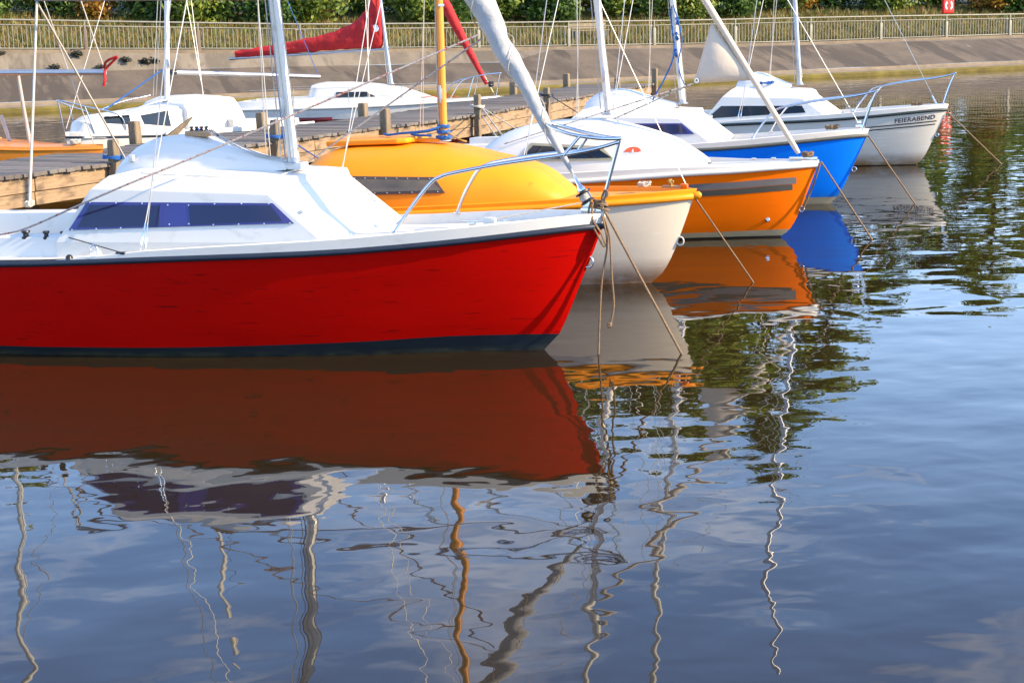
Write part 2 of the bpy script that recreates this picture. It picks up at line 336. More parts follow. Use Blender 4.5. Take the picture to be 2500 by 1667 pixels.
# the bank's own axes: u along its foot, v up the bank; it runs away obliquely to the right
BANK_M = Matrix.Translation((0, 57.0, 0)) @ Matrix.Rotation(R(20.5), 4, 'Z'); BANK_I = BANK_M.inverted()
def bank(o): o.matrix_world = BANK_M; return o
def at_y(x, y, v):
    """where the sight line meets the upright plane v = const of the bank, in the bank's own axes"""
    o = BANK_I @ CP; d = BANK_I.to_3x3() @ ray(x, y); return o + d * ((v - o.y) / d.y)
BY, FY = 0.0, 4.6                                       # bank foot and railing line
FPIX = [(-900, 122), (0, 124), (700, 124), (1000, 121), (1300, 117), (1700, 111), (1970, 105), (2240, 95), (2500, 87), (3400, 62)]
TPIX = [(-900, 44), (0, 48), (265, 53), (744, 60), (1063, 58), (1382, 54), (1700, 50), (1967, 44), (2240, 39), (2500, 35), (3400, 20)]
ZB = []; ZT = []
for (pts, out) in ((FPIX, ZB), (TPIX, ZT)):
    for px, py in pts:
        p = at_y(px, py, FY); out.append((p.x, p.z))
zb = lambda x: lin(ZB, x); zt = lambda x: lin(ZT, x)
xs = [-80 + i * 1.6 for i in range(113)]
def zmid(x): return lin([(-70, 1.25), (-12, 1.1), (-4, 0.98), (2, 0.9)], x) if x < 2 else zb(x) - 0.10
foot = MB(); foot.grid([[(x, BY, -0.6) for x in xs], [(x, BY, 0.10) for x in xs], [(x, BY + 0.10, 0.16) for x in xs]])
tag(bank(foot.build("bank_foot", ALGAE)), kind="structure")
toe = MB(); toe.grid([[(x, BY + 0.10, 0.16) for x in xs], [(x, BY + 0.55, 0.21) for x in xs], [(x, BY + 0.57, 0.30) for x in xs]])
tag(bank(toe.build("bank_ledge", KERB)), kind="structure")
sl = MB(); sl.grid([[(x, BY + 0.57 + (FY - 0.9 - BY - 0.57) * k / 6, 0.30 + (min(zmid(x), zb(x) - 0.1) - 0.30) * k / 6 + 0.02 * mnoise.noise((x * 0.4, k * 0.7, 1))) for x in xs] for k in range(7)])
tag(bank(sl.build("concrete_bank", BANK)), kind="structure")
up = MB(); up.grid([[(x, FY - 0.9, min(zmid(x), zb(x) - 0.1)) for x in xs], [(x, FY - 0.3, zb(x) - 0.07) for x in xs]])
tag(bank(up.build("upper_bank_slab", BANK_UP)), kind="structure")
kb = MB(); kb.grid([[(x, FY - 0.32, zb(x) - 0.12) for x in xs], [(x, FY - 0.32, zb(x) + 0.03) for x in xs], [(x, FY + 0.25, zb(x) + 0.03) for x in xs], [(x, FY + 0.25, zb(x) - 0.1) for x in xs]])
tag(bank(kb.build("bank_kerb", KERB, smooth=20)), kind="structure")
def gz(x, y):
    d = y - FY - 0.2
    return zb(x) - 0.02 + (0.02 * d if d < 2 else 0.04 + 0.15 * (d - 2)) + 0.10 * mnoise.noise((x * 0.3, y * 0.3, 0)) * min(1, d / 2)
gr = MB(); ys = [FY + 0.2 + 0.9 * i for i in range(14)]
gr.grid([[(x, y, gz(x, y)) for x in xs] for y in ys])
tag(bank(gr.build("grass_slope", GROUND)), kind="structure")
hl = MB(); hl.grid([[(x * (1 + 0.03 * i), ys[-1] + (0 if i == 0 else 6 * i), gz(x, ys[-1]) + (0 if i == 0 else 0.05 * i * i + 0.3 * mnoise.noise((x * 0.1, i, 3)))) for x in xs] for i in range(9)])
tag(bank(hl.build("wooded_hill", LITTER)), kind="structure")

# ------------------------------------------------------------------ the boats' common builder
class Frame:
    """a boat's own axes: a runs aft from the stem at the waterline, t towards starboard, z up"""
    def __init__(s, origin, heading, sx=1.0, sz=1.0):
        s.sx, s.sz = sx, sz
        s.o = Vector((origin[0], origin[1], 0)); h = R(heading)
        s.h = Vector((math.cos(h), -math.sin(h), 0)); s.rt = Vector((-math.sin(h), -math.cos(h), 0)); s.rz = -h
    def world(s, a, t, z): return s.o - s.h * (a * s.sx) + s.rt * t + Vector((0, 0, z * s.sz))
    def hit(s, x, y, t=0.0):
        d = ray(x, y); k = (t - (CP - s.o).dot(s.rt)) / d.dot(s.rt); P = CP + d * k - s.o
        return (-P.dot(s.h) / s.sx, t, P.z / s.sz)
    def loc(s, P):
        P = Vector(P) - s.o; return (-P.dot(s.h), P.dot(s.rt), P.z)
def L(p): return Vector((-p[0], -p[1], p[2]))
def LL(ps): return [L(p) for p in ps]

class Hull:
    def __init__(s, stem, sheer, G, W, length, k=1.0, zlo=-0.35):
        sc = lambda q: [(x * k, y * k) for x, y in q]
        s.stem, s.sheer, s.G, s.W, s.len, s.zlo, s.k = sc(stem), sc(sheer), sc(G), sc(W), length * k, zlo * k, k
    def sa(s, z): return interp(s.stem, z)
    def zs(s, a): return interp(s.sheer, a)
    def hb(s, a, z):
        d = a - s.sa(z)
        if d <= 0: return 0.0
        w = z / s.zs(a); g = interp(s.G, d); b = interp(s.W, d)
        if w >= 0: return max(0, b + (g - b) * (1 - (1 - min(w, 1.2)) ** 1.3 if w < 1 else 1 + (w - 1) * 0.4))
        return max(0, b * (1 + 1.4 * z))
    QS = [0, .006, .014, .025, .04, .06, .085, .115, .15, .19, .235, .285, .34, .4, .46, .52, .58, .64, .7, .76, .82, .88, .94, 1.0]
    def ring(s, zf, off=0.0, qs=None, dz=0.0):
        out = []
        for q in (qs or s.QS):
            a = q * s.len
            for _ in range(6):
                z = zf(a) + dz; a = s.sa(z) + q * (s.len - s.sa(z))
            t = max(0.0, s.hb(a, z) + off) if q > 0 else 0.0
            out.append((a, t, z))
        return out
    def both(s, ring): return LL([(a, t, z) for a, t, z in reversed(ring)] + [(a, -t, z) for a, t, z in ring[1:]])
    def band(s, z0, z1, n=8, off=0.0, qs=None):
        m = MB(); m.grid([s.both(s.ring((lambda a, f=i / n: z0(a) + (z1(a) - z0(a)) * f), off, qs)) for i in range(n + 1)]); return m

STEM0 = [(-0.4, 0.55), (-0.15, 0.14), (0, 0), (0.12, -0.122), (0.516, -0.31), (0.89, -0.476), (1.05, -0.53)]
SHEER0 = [(-0.6, 0.900), (-0.3, 0.898), (0.63, 0.825), (1.33, 0.778), (2.8, 0.732), (4.02, 0.695), (6, 0.68)]
G0 = [(0, 0), (0.06, 0.06), (0.18, 0.155), (0.35, 0.26), (0.8, 0.46), (1.23, 0.59), (1.7, 0.71), (2.16, 0.82), (3.14, 1.0), (3.9, 1.11), (4.6, 1.17), (6.5, 1.08)]
W0 = [(0, 0), (0.38, 0.125), (0.79, 0.268), (1.27, 0.455), (1.74, 0.60), (2.75, 0.84), (3.5, 0.95), (4.2, 1.03), (6, 0.98)]
BOOT0 = [(-0.5, 0.115), (0.6, 0.135), (1.34, 0.11), (2.78, 0.078), (4.1, 0.072), (6, 0.07)]
GUN0 = [(-0.6, 0.115), (-0.3, 0.115), (0.63, 0.125), (1.33, 0.118), (2.79, 0.09), (3.3, 0.055), (3.6, 0.03), (6, 0.03)]

def make_hull(root, H, hull_mat, boot_mat, strake_mat, white_mat, deck_mat, boot=None, gun=GUN0, strake_r=0.023, deck_to=3.6, cockpit=True, coam=0.16, low_mat=None, boot2=None, deck_drop=0.0):
    k = H.k; boot = [(x * k, y * k) for x, y in (boot or BOOT0)]; gun = [(x * k, y * k) for x, y in gun]
    zb_ = lambda a: interp(boot, a)
    if low_mat:
        b2 = [(x * k, y * k) for x, y in boot2]
        H.band(lambda a: H.zlo, lambda a: interp(b2, a), 4).build("bottom", low_mat, root)
        H.band(lambda a: interp(b2, a), zb_, 2).build("boot_stripe", boot_mat, root)
    else:
        H.band(lambda a: H.zlo, zb_, 4).build("boot_stripe", boot_mat, root)
    H.band(zb_, H.zs, 10).build("hull", hull_mat, root)
    ztop = lambda a: H.zs(a) + interp(gun, a)
    e = strake_r * 0.6
    st = MB(); path = H.both(H.ring(H.zs, strake_r * 0.25, dz=strake_r * 0.9)); st.tube(path, strake_r, 10)
    st.build("rubbing_strake", strake_mat, root)
    bw = MB()
    rows = [H.both(H.ring(H.zs, 0.0)), H.both(H.ring(lambda a: H.zs(a) + interp(gun, a) * 0.94, -0.008)), H.both(H.ring(ztop, -0.016)), H.both(H.ring(ztop, -0.05)), H.both(H.ring(lambda a: H.zs(a) + 0.03 * k, -0.062))]
    bw.grid(rows); bw.build("gunwale", white_mat, root, smooth=35)
    dk = MB(); zd = lambda a: H.zs(a) + 0.045 * k - deck_drop
    rg = [p for p in H.ring(zd, -0.055) if p[0] <= deck_to * k]
    rows = []
    for (a, t, z) in rg: rows.append(LL([(a, t * f, z + 0.03 * k * (1 - f * f)) for f in (-1, -.75, -.5, -.25, 0, .25, .5, .75, 1)]))
    dk.grid(rows)
    rg2 = [p for p in H.ring(zd, -0.055) if p[0] > deck_to * k - 0.35]
    for sg in (-1, 1): dk.grid([LL([(a, sg * t, z), (a, sg * (t - 0.20 * k), z)]) for a, t, z in rg2])
    dk.build("deck", deck_mat, root)
    end = H.ring(H.zs, 0)[-1]
    tr = MB(); lv = [H.zlo + (H.zs(H.len) + 0.03 - H.zlo) * i / 6 for i in range(7)]
    tr.grid([LL([(H.len, -H.hb(H.len, z), z), (H.len, 0, z), (H.len, H.hb(H.len, z), z)]) for z in lv]); tr.build("transom", hull_mat, root)
    if cockpit:
        cp = MB(); a0, a1 = deck_to * k - 0.02, H.len - 0.35 * k; hw = 0.72 * k; zf = 0.42 * k
        for sg in (-1, 1):
            cp.grid([LL([(a0, sg * hw, zf), (a1, sg * hw * 0.92, zf)]), LL([(a0, sg * hw, 0.80 * k), (a1, sg * hw * 0.92, 0.74 * k)])])
        cp.grid([LL([(a0, -hw, zf), (a1, -hw * 0.92, zf)]), LL([(a0, hw, zf), (a1, hw * 0.92, zf)])])
        cp.grid([LL([(a1, -hw * .92, zf), (a1, hw * .92, zf)]), LL([(a1, -hw * .92, .74 * k), (a1, hw * .92, .74 * k)])])
        cp.grid([LL([(a1, -hw * 1.2, .74 * k), (a1, hw * 1.2, .74 * k)]), LL([(H.len, -hw * 1.2, .70 * k), (H.len, hw * 1.2, .70 * k)])])
        cp.build("cockpit", white_mat, root)
        for sg in (-1, 1):
            c = MB()
            sec = []
            for f in (0, .1, .25, .5, .75, 1):
                a = a0 - 0.30 * k + (a1 - a0 + 0.30 * k) * f; to = (0.90 + 0.06 * min(1, f * 2)) * k; ti = hw * (1 - 0.08 * f); zt_ = (0.72 + coam + 0.02 - 0.06 * f) * k; z0 = H.zs(a) - 0.02
                sec.append(LL([(a, sg * to * 1.03, z0), (a, sg * to, zt_), (a, sg * ti, zt_ + 0.005), (a, sg * ti, z0 - 0.1)]))
            c.grid(sec)
            c.add(sec[0], [(0, 1, 2, 3)]); c.add(sec[-1], [(0, 1, 2, 3)])
            c.build("coaming", white_mat, root, bevel=0.012 * k)

def bil(P, u, v):
    p = [Vector(q) for q in P]   # front-bottom, front-top, aft-top, aft-bottom
    return (p[0] * (1 - u) * (1 - v) + p[1] * (1 - u) * v + p[2] * u * v + p[3] * u * (1 - v))

def plate(S, uv, lo, hi, outward):
    """a flat sheet standing proud of the side quad S, following its slight twist"""
    pts = [L(bil(S, u, v)) for u, v in uv]
    n = (pts[1] - pts[0]).cross(pts[2] - pts[0]).normalized()
    if n.dot(L((0, outward, 0)).normalized()) < 0: n = -n
    NU, NV = 10, 4; top_ = []
    for i in range(NU + 1):
        for j in range(NV + 1):
            f, g = i / NU, j / NV
            u = (uv[0][0] * (1 - g) + uv[1][0] * g) * (1 - f) + (uv[3][0] * (1 - g) + uv[2][0] * g) * f
            v = (uv[0][1] * (1 - g) + uv[1][1] * g) * (1 - f) + (uv[3][1] * (1 - g) + uv[2][1] * g) * f
            top_.append(L(bil(S, u, v)))
    w = NV + 1; N = len(top_); fs = []
    for i in range(NU):
        for j in range(NV):
            a = i * w + j; fs += [(a, a + 1, a + w + 1, a + w), (N + a, N + a + w, N + a + w + 1, N + a + 1)]
    bd = [i * w for i in range(NU + 1)] + [NU * w + j for j in range(1, w)] + [i * w + NV for i in range(NU - 1, -1, -1)] + [j for j in range(NV - 1, 0, -1)]
    for i in range(len(bd)): a, b = bd[i], bd[(i + 1) % len(bd)]; fs.append((a, b, N + b, N + a))
    m = MB(); m.add([p + n * hi for p in top_] + [p + n * lo for p in top_], fs); return m, n

def angular_cabin(root, k, white, deckm, frame_m, pane_m, win_uv, panes_uv, screws=True, flip=1.0, block=False, sides=None, top=None):
    s = lambda *p: tuple(c * k for c in p)
    S1 = sides or dict(fb=(1.46, .72, .86), fm=(1.93, .69, 1.20), ft=(1.925, .635, 1.272), ab=(3.66, .95, .86), am=(3.39, .84, 1.245), at=(3.27, .76, 1.335))
    rows = []
    V = {n: s(*p) for n, p in S1.items()}
    m = MB()
    def P(n, sg): a, t, z = V[n]; return L((a, sg * t, z))
    rc = [s(V["ft"][0] / k + .01, 0, 1.292), s(2.25, 0, 1.322), s(2.9, 0, 1.350), s(V["at"][0] / k - .02, 0, 1.358)]
    mid = {}
    for nm, (x, y) in dict(b=('fb', 'ab'), m=('fm', 'am'), t=('ft', 'at')).items():
        for f in (0.16, 0.55):
            mid[nm, f] = tuple(V[x][i] + (V[y][i] - V[x][i]) * f for i in range(3))
    def row(sg): pass
    # longitudinal strips from starboard bottom over the roof to port bottom
    st = []
    for i, f in enumerate((0, 0.16, 0.55, 1)):
        def g(nm, sg):
            x, y = dict(b=('fb', 'ab'), m=('fm', 'am'), t=('ft', 'at'))[nm]
            a = tuple(V[x][j] + (V[y][j] - V[x][j]) * f for j in range(3)); return L((a[0], sg * a[1], a[2]))
        half = lambda sg: L((rc[i][0], sg * V['ft'][1] * 0.5 * (1 + 0.4 * f), rc[i][2] - 0.009 * k))
        low = Vector((0, 0, -.13 * k)); st.append([g('b', 1) + low, g('b', 1), g('m', 1), g('t', 1), half(1), L(rc[i]), half(-1), g('t', -1), g('m', -1), g('b', -1), g('b', -1) + low])
    m.grid(st)
    n = len(st[0])
    m.add(st[0], [tuple(range(n))]); m.add(st[-1], [tuple(range(n))])
    m.build("cabin", white, root, bevel=0.005 * k, bseg=1, smooth=10)
    for sg in (1, -1):
        Sq = [(V['fb'][0], sg * V['fb'][1], V['fb'][2]), (V['fm'][0], sg * V['fm'][1], V['fm'][2]), (V['am'][0], sg * V['am'][1], V['am'][2]), (V['ab'][0], sg * V['ab'][1], V['ab'][2])]
        fr, nrm = plate(Sq, win_uv, -0.02, 0.009 * k, sg)
        w = fr.build("window", frame_m, root, smooth=20)
        for pu in panes_uv:
            pn, _ = plate(Sq, pu, 0.0, 0.0125 * k, sg); pn.build("pane", pane_m, w, smooth=20)
        if screws:
            sc = MB(); cs = [L(bil(Sq, u, v)) for u, v in win_uv]; ce = sum(cs, Vector()) / len(cs)
            for i in range(len(cs)):
                p, q = cs[i], cs[(i + 1) % len(cs)]; c_ = max(1, int((q - p).length / (0.2 * k)))
                for j in range(c_):
                    x = p + (q - p) * (j / c_); x = x + (ce - x).normalized() * 0.03 * k
                    sc.lathe(x + nrm * 0.008 * k, nrm, [(0.006 * k, 0), (0.006 * k, 0.004), (0.001, 0.006)], 8)
            o = sc.build("screws", SCREW, w); o["kind"] = "stuff"
    return V

def hatch_wedge(root, k, white, block=False, sa=1.0):
    m = MB(); rows = []
    prof = [(2.10, .08, 1.35, .02), (2.35, .16, 1.33, .092), (2.65, .26, 1.32, .18), (2.85, .31, 1.31, .25), (3.05, .345, 1.30, .283), (3.25, .36, 1.29, .272), (3.40, .36, 1.28, .222), (3.50, .36, 1.27, .16), (3.56, .355, 1.25, .05)]
    sec0 = [(1.0, 0), (.93, .34), (.80, .62), (.62, .85), (.44, .985), (.2, 1.01), (0, 1.02)]
    sec0 = sec0 + [(-x, y) for x, y in reversed(sec0[:-1])]
    for a, hw, z, h in prof:
        a = 2.12 + (a - 2.12) * sa
        rows.append([L((a * k, x * hw * k, (z - .03 + (h + .03) * e) * k)) for x, e in sec0])
    m.grid(rows); n = 13
    m.add(rows[-1], [tuple(range(n))])
    h = m.build("hatch", white, root, smooth=13)
    if block:
        b = MB(); b.box(L((2.90, 0.03, 1.592)), (0.20, 0.10, 0.045)); bo = b.build("wood_block", WOODB, h, bevel=0.006)
        for i in range(4):
            kn = MB(); kn.lathe(L((2.83 + 0.045 * i, 0.03, 1.612)), (0, 0, 1), [(.016, 0), (.016, .012), (.010, .014), (.010, .022), (.018, .024), (.016, .034), (.001, .036)], 12)
            kn.build("cam_cleat", BLACKP, h)
        for sg in (1,):
            g = MB(); g.box(L((3.36, 0.305, 1.425)), (0.05, 0.035, 0.05)); g.build("latch", WHITE, h, bevel=0.008)
    return h

def make_pulpit(root, k, hoop=False, legs2=False, near_aft=None):
    pu = MB(); rr = 0.0135 * k if not hoop else 0.0135
    s = lambda ps: [tuple(c * k for c in p) for p in ps]
    side = [(.94, .60, .93), (.838, .53, 1.09), (.70, .47, 1.262), (.62, .455, 1.31), (.52, .435, 1.338), (.17, .33, 1.395), (-.20, .18, 1.437), (-.45, .075, 1.475), (-.62, .012, 1.520)]
    for sg in (1, -1):
        q = spline(s([(a, sg * t, z) for a, t, z in side]), 6); pu.tube(LL(q), rr, 10)
        pu.lathe(L(tuple(c * k for c in (.94, sg * .60, .925))), (0, 0, 1), [(.03 * k, 0), (.03 * k, .008), (.014 * k, .012)], 12)
    o = pu.build("pulpit", STEEL, root, smooth=60)
    lg = MB()
    if legs2:
        for sg in (1, -1): lg.tube(LL(spline(s([(-.60, sg * .01, 1.50), (-.52, sg * .04, 1.30), (-.43, sg * .06, 1.00)]), 4)), rr, 10)
    else:
        lg.tube(LL(s([(-.625, 0, 1.53), (-.469, 0, 1.02)])), rr * 1.05, 10)
    lg.build("leg", STEEL, o, smooth=60)
    if hoop:
        hp = MB(); n = [(-.64, 0.0, 1.545), (-.56, .05, 1.545), (-.45, .095, 1.556), (-.30, .125, 1.582), (-.17, .105, 1.617), (-.085, .05, 1.645), (-.062, 0, 1.652)]
        q = spline(n + [(a, -t, z) for a, t, z in reversed(n[:-1])], 5); hp.tube(LL(q), rr, 10); hp.build("hoop", STEEL, o, smooth=60)
        for sg in (1, -1):
            p_ = MB(); p_.tube(LL([(-.36, sg * .118, 1.572), (-.245, sg * .165, 1.438)]), 0.012, 8); p_.build("stanchion", STEEL, o, smooth=60)
    return o

def make_mast(root, base, direc, height, r, m, name="mast", rope=True, k=1.0):
    """a tapered spar leaning aft by direc (a per metre of z)"""
    a0, t0, z0 = base
    top = (a0 + direc * (height - z0), t0, height)
    mb = MB(); ps = [L((a0 + direc * (height - z0) * f, t0, z0 + (height - z0) * f)) for f in [i / 10 for i in range(11)]]
    mb.tube(ps, lambda f: r * (1 - 0.25 * max(0, f - 0.5) * 2), 14)
    o = mb.build(name, m, root, smooth=60)
    st = MB(); st.lathe(L((a0, t0, z0 - 0.012)), (0, 0, 1), [(r * 1.9, 0), (r * 1.9, .012), (r * 1.25, .016), (r * 1.2, .05)], 16); st.build("mast_step", ALU, o)
    tr = MB(); tr.tube([L((a0 + r * 1.05 + direc * (height - z0) * f, t0, z0 + 0.15 + (height - z0 - 0.2) * f)) for f in (0, .5, 1)], r * 0.22, 6); tr.build("sail_track", m, o)
    for dz, sg in ((0.42, 1), (0.62, -1)):
        c = MB(); p = L((a0 + direc * dz, t0 + sg * r * 1.1, z0 + dz)); c.box(p, (0.03, 0.03, 0.10)); c.box(p + L((0, sg * 0.02, 0.0)), (0.02, 0.02, 0.16)); c.build("cleat", ALU, o, bevel=0.004)
    return o, top
def mpt(base, direc, z): return (base[0] + direc * (z - base[2]), base[1], z)
def wire(root, p, q, r=0.004, m=WIRE, name="shroud", sag=0.0, n=1, segs=6):
    w = MB(); p, q = Vector(p), Vector(q)
    pts = [p + (q - p) * (i / n) + Vector((0, 0, -sag * 4 * (i / n) * (1 - i / n))) for i in range(n + 1)]
    w.tube(LL(pts), r, segs); return w.build(name, m, root, smooth=60)
def turnbuckle(root, p, q, l=0.22, d=0.02):
    p, q = Vector(p), Vector(q); u = (q - p).normalized()
    t = MB(); t.tube(LL([p, p + u * l * .2, p + u * l * .25, p + u * l * .7, p + u * l * .75, p + u * l]), [.004, .004, .009, .009, .005, .005], 8)
    return t.build("turnbuckle", STEEL, root)
def rig(root, base, direc, zt_, chain, r=0.004, lower=0.72, extra=True):
    for sg in (1, -1):
        p = (chain[0], sg * chain[1], chain[2]); q = mpt(base, direc, zt_)
        w = wire(root, p, q, r); turnbuckle(w, p, q)
        p2 = (chain[0] + 0.05, sg * (chain[1] - 0.01), chain[2]); q2 = mpt(base, direc, base[2] + (zt_ - base[2]) * lower)
        w = wire(root, p2, q2, r); turnbuckle(w, p2, q2)
def halyards(root, base, direc, r, zt_, cols, k=1.0):
    for i, (da, dt, z0, m_) in enumerate(cols):
        wire(root, (base[0] + da + direc * z0, dt, base[2] + z0), (base[0] + direc * (zt_ - base[2]) + da * 0.3, dt * 0.4, zt_), 0.0045, m_, "halyard")
def coil(c, axis, r, n=3, rr=0.008, jit=0.25):
    axis = Vector(axis).normalized(); a = axis.orthogonal().normalized(); b = axis.cross(a); ps = []
    for i in range(n * 14 + 1):
        t = 2 * math.pi * i / 14; q = r * (1 + jit * 0.4 * math.sin(3.1 * i)); ps.append(Vector(c) + a * (math.cos(t) * q) + b * (math.sin(t) * q) + axis * (0.01 * math.sin(1.7 * i) + rr * i / 14))
    m = MB(); m.tube(ps, rr, 6); return m
def ring_eye(root, p, r=0.032, name="bow_eye", m=STEEL):
    b = MB(); c = Vector(p); ps = [L(c + Vector((-0.012 + math.cos(t) * -r, 0, math.sin(t) * r * 1.1))) for t in [2 * math.pi * i / 16 for i in range(17)]]
    b.tube(ps, 0.0075, 8, cap=False); return b.build(name, m, root, smooth=60)

def boat(name, label, F, group):
    o = tag(empty(name, F.o, F.rz), label, "sailboat", group); o.scale = (F.sx, 1, F.sz); return o
GRP = "sailing boats moored at the jetty"

# ------------------------------------------------------------------ red boat
F = FR = Frame(at_z(1329, 853, 0), 20, .945, .99)
red = boat("sailboat", "small sailing boat with red hull and white cabin, nearest the camera", F, GRP)
H = HR = Hull(STEM0, SHEER0, G0, W0, 6.7)
make_hull(red, H, RED, NAVY, STRAKE, WHITE, DECKW)
WINUV = [(0.030, 0.40), (0.025, 0.815), (0.97, 0.753), (0.975, 0.22)]
PANES = [[(0.068, 0.447), (0.048, 0.765), (0.455, 0.735), (0.47, 0.342)], [(0.605, 0.315), (0.60, 0.718), (0.945, 0.70), (0.945, 0.272)]]
angular_cabin(red, 1.0, WHITE, DECKW, PURPLE, GLASS_P, WINUV, PANES)
hatch_wedge(red, 1.0, WHITE, block=True)
make_pulpit(red, 1.0, hoop=True)
mb_, md_ = (2.075, 0, 1.372), 0.074
mast_r, _ = make_mast(red, mb_, md_, 8.6, 0.043, MASTW)
rig(red, mb_, md_, 5.93, (2.83, 1.0, 0.80), 0.0042)
halyards(red, mb_, md_, 0.043, 5.9, [(-.07, .03, .02, ROPEW), (.075, .05, .03, ROPEW), (.085, -.03, .03, ROPEBLUE), (.02, .075, .05, ROPEW), (-.03, .09, .0, ROPEW)])
# furled jib on the forestay
fs0, fs1 = Vector((-0.366, 0, 1.106)), Vector(mpt(mb_, md_, 5.93))
wire(red, fs0, fs1, 0.005, WIRE, "forestay")
def on_fs(z): return fs0 + (fs1 - fs0) * ((z - fs0.z) / (fs1.z - fs0.z))
jb = MB(); zs_ = [1.30 + 0.045 * i for i in range(75)]; rows = []
for i, z in enumerate(zs_):
    c = L(on_fs(z)); f = (z - 1.30) / 3.3
    r_ = 0.013 + 0.082 * min(1, (f * 2.9) ** 0.9) * (1 - 0.35 * max(0, f - .6)) if f > 0 else 0.012
    ax = (L(fs1) - L(fs0)).normalized(); a = ax.orthogonal().normalized(); b = ax.cross(a); row = []
    for j in range(18):
        t = 2 * math.pi * j / 18; w = 1 + 0.10 * math.sin(t * 1 + z * 11) + 0.05 * math.sin(2 * t - z * 17)
        w -= 0.20 * max(0, math.cos(t - z * 14)) ** 10 - .05 * math.sin(3 * t + z * 31)
        row.append(c + (a * math.cos(t) + b * math.sin(t)) * r_ * w)
    rows.append(row)
jb.grid(rows, True); jb.add(rows[0], [tuple(range(18))]); jb.add(rows[-1], [tuple(range(18))])
jib = jb.build("furled_jib", SAILCLOTH, red, smooth=70)
ln = MB(); ps = []
for i in range(130):
    z = 1.5 + 0.012 * i; c = L(on_fs(z)); f = (z - 1.3) / 3.3; r_ = 0.022 + 0.085 * min(1, (f * 2.9) ** 0.9); t = z * 14
    ps.append(c + (a * math.cos(t) + b * math.sin(t)) * r_)
ln.tube(ps, 0.0035, 5); ln.build("wrapping_line", ROPEW, jib, smooth=60)
dr = MB(); ax = (fs1 - fs0).normalized(); axl = L(ax)
dr.lathe(L(fs0), axl, [(.001, -.02), (.055, -.018), (.058, -.006), (.03, -.002), (.03, .05), (.060, .054), (.062, .066), (.02, .07), (.016, .12), (.001, .125)], 20)
drum = dr.build("furling_drum", BLACKP, red)
dw = MB(); dw.lathe(L(fs0), axl, [(.045, 0.0), (.047, .008), (.044, .016), (.047, .024), (.044, .032), (.047, .04), (.043, .048)], 18); dw.build("wound_line", ROPEW, drum)
dc = MB(); dc.lathe(L(fs0), axl, [(.018, .07), (.03, .075), (.03, .10), (.016, .12), (.012, .20)], 12); dc.build("swivel", STEEL, drum)
bp_ = MB(); bp_.box(L((-.40, 0, 1.03)), (0.16, 0.035, 0.04)); bp_.box(L((-.36, 0, 1.06)), (0.05, 0.02, 0.08)); bp_.build("stem_fitting", STEEL, red, bevel=0.005)
wire(red, (-.33, .045, 1.09), (.32, .29, .985), 0.005, ROPEW, "furling_line"); 
lead = MB(); lead.box(L((.30, .30, .985)), (0.10, 0.035, 0.05)); lead.build("line_lead", WHITE, red, bevel=0.012)
# jib sheets
c1 = F.hit(1168, 86, 0.10); c2 = F.hit(1174, 96, 0.02)
e1 = F.hit(51, 562, 0.95)
m = MB(); m.tube(LL(spline([c1, F.hit(840, 227, .45), F.hit(500, 373, .80), F.hit(309, 451, 1.0), F.hit(180, 507, 1.04), F.hit(51, 562, 1.0), (4.35, .93, .885)], 8)), 0.0075, 8); m.build("jib_sheet", ROPER, red, smooth=60)
c3 = F.hit(752, 396, -0.62)
u = Vector(c3) - Vector(c2); e2 = Vector(c3) + u * 0.22
m = MB(); m.tube(LL([c2, c3, e2]), 0.0075, 8); m.build("jib_sheet", ROPER, red, smooth=60)
# cockpit fittings
for a_, sz in ((3.97, .07), (3.78, .055), (3.62, .055)):
    b_ = MB(); b_.lathe(L((a_, .90, .872)), (0, 0, 1), [(.9 * sz / 2, 0), (sz / 2, .012), (.62 * sz / 2, .022), (.62 * sz / 2, .04), (sz / 2, .05), (sz / 2 * .9, .062), (.001, .064)], 14); b_.build("winch", BLACKP, red)
w = wire(red, (3.60, .92, .90), (3.02, 1.03, .805), 0.004, BLACKP, "control_line")
b_ = MB(); b_.box(L((3.02, 1.03, .80)), (.08, .03, .02)); b_.build("deck_pad", BLACKP, red, bevel=.006)
u_ = MB(); u_.tube(LL(spline([(3.26, 1.07, .79), (3.26, 1.07, .84), (3.23, 1.07, .862), (3.20, 1.07, .84), (3.20, 1.07, .79)], 5)), .006, 8); u_.build("deck_eye", STEEL, red)
b_ = MB(); b_.lathe(L((3.45, 1.08, .755)), (0, 0, 1), [(.03, 0), (.026, .02), (.012, .032), (.001, .034)], 12); b_.build("deck_button", BLACKP, red)
b_ = MB(); b_.box(L((4.35, .93, .875)), (.3, .02, .022)); b_.build("grab_rail", STEEL, red, bevel=.006)
b_ = MB(); b_.box(L((2.08, 0, 1.345)), (.20, .14, .05)); b_.build("mast_pad", WHITE, red, bevel=.008)
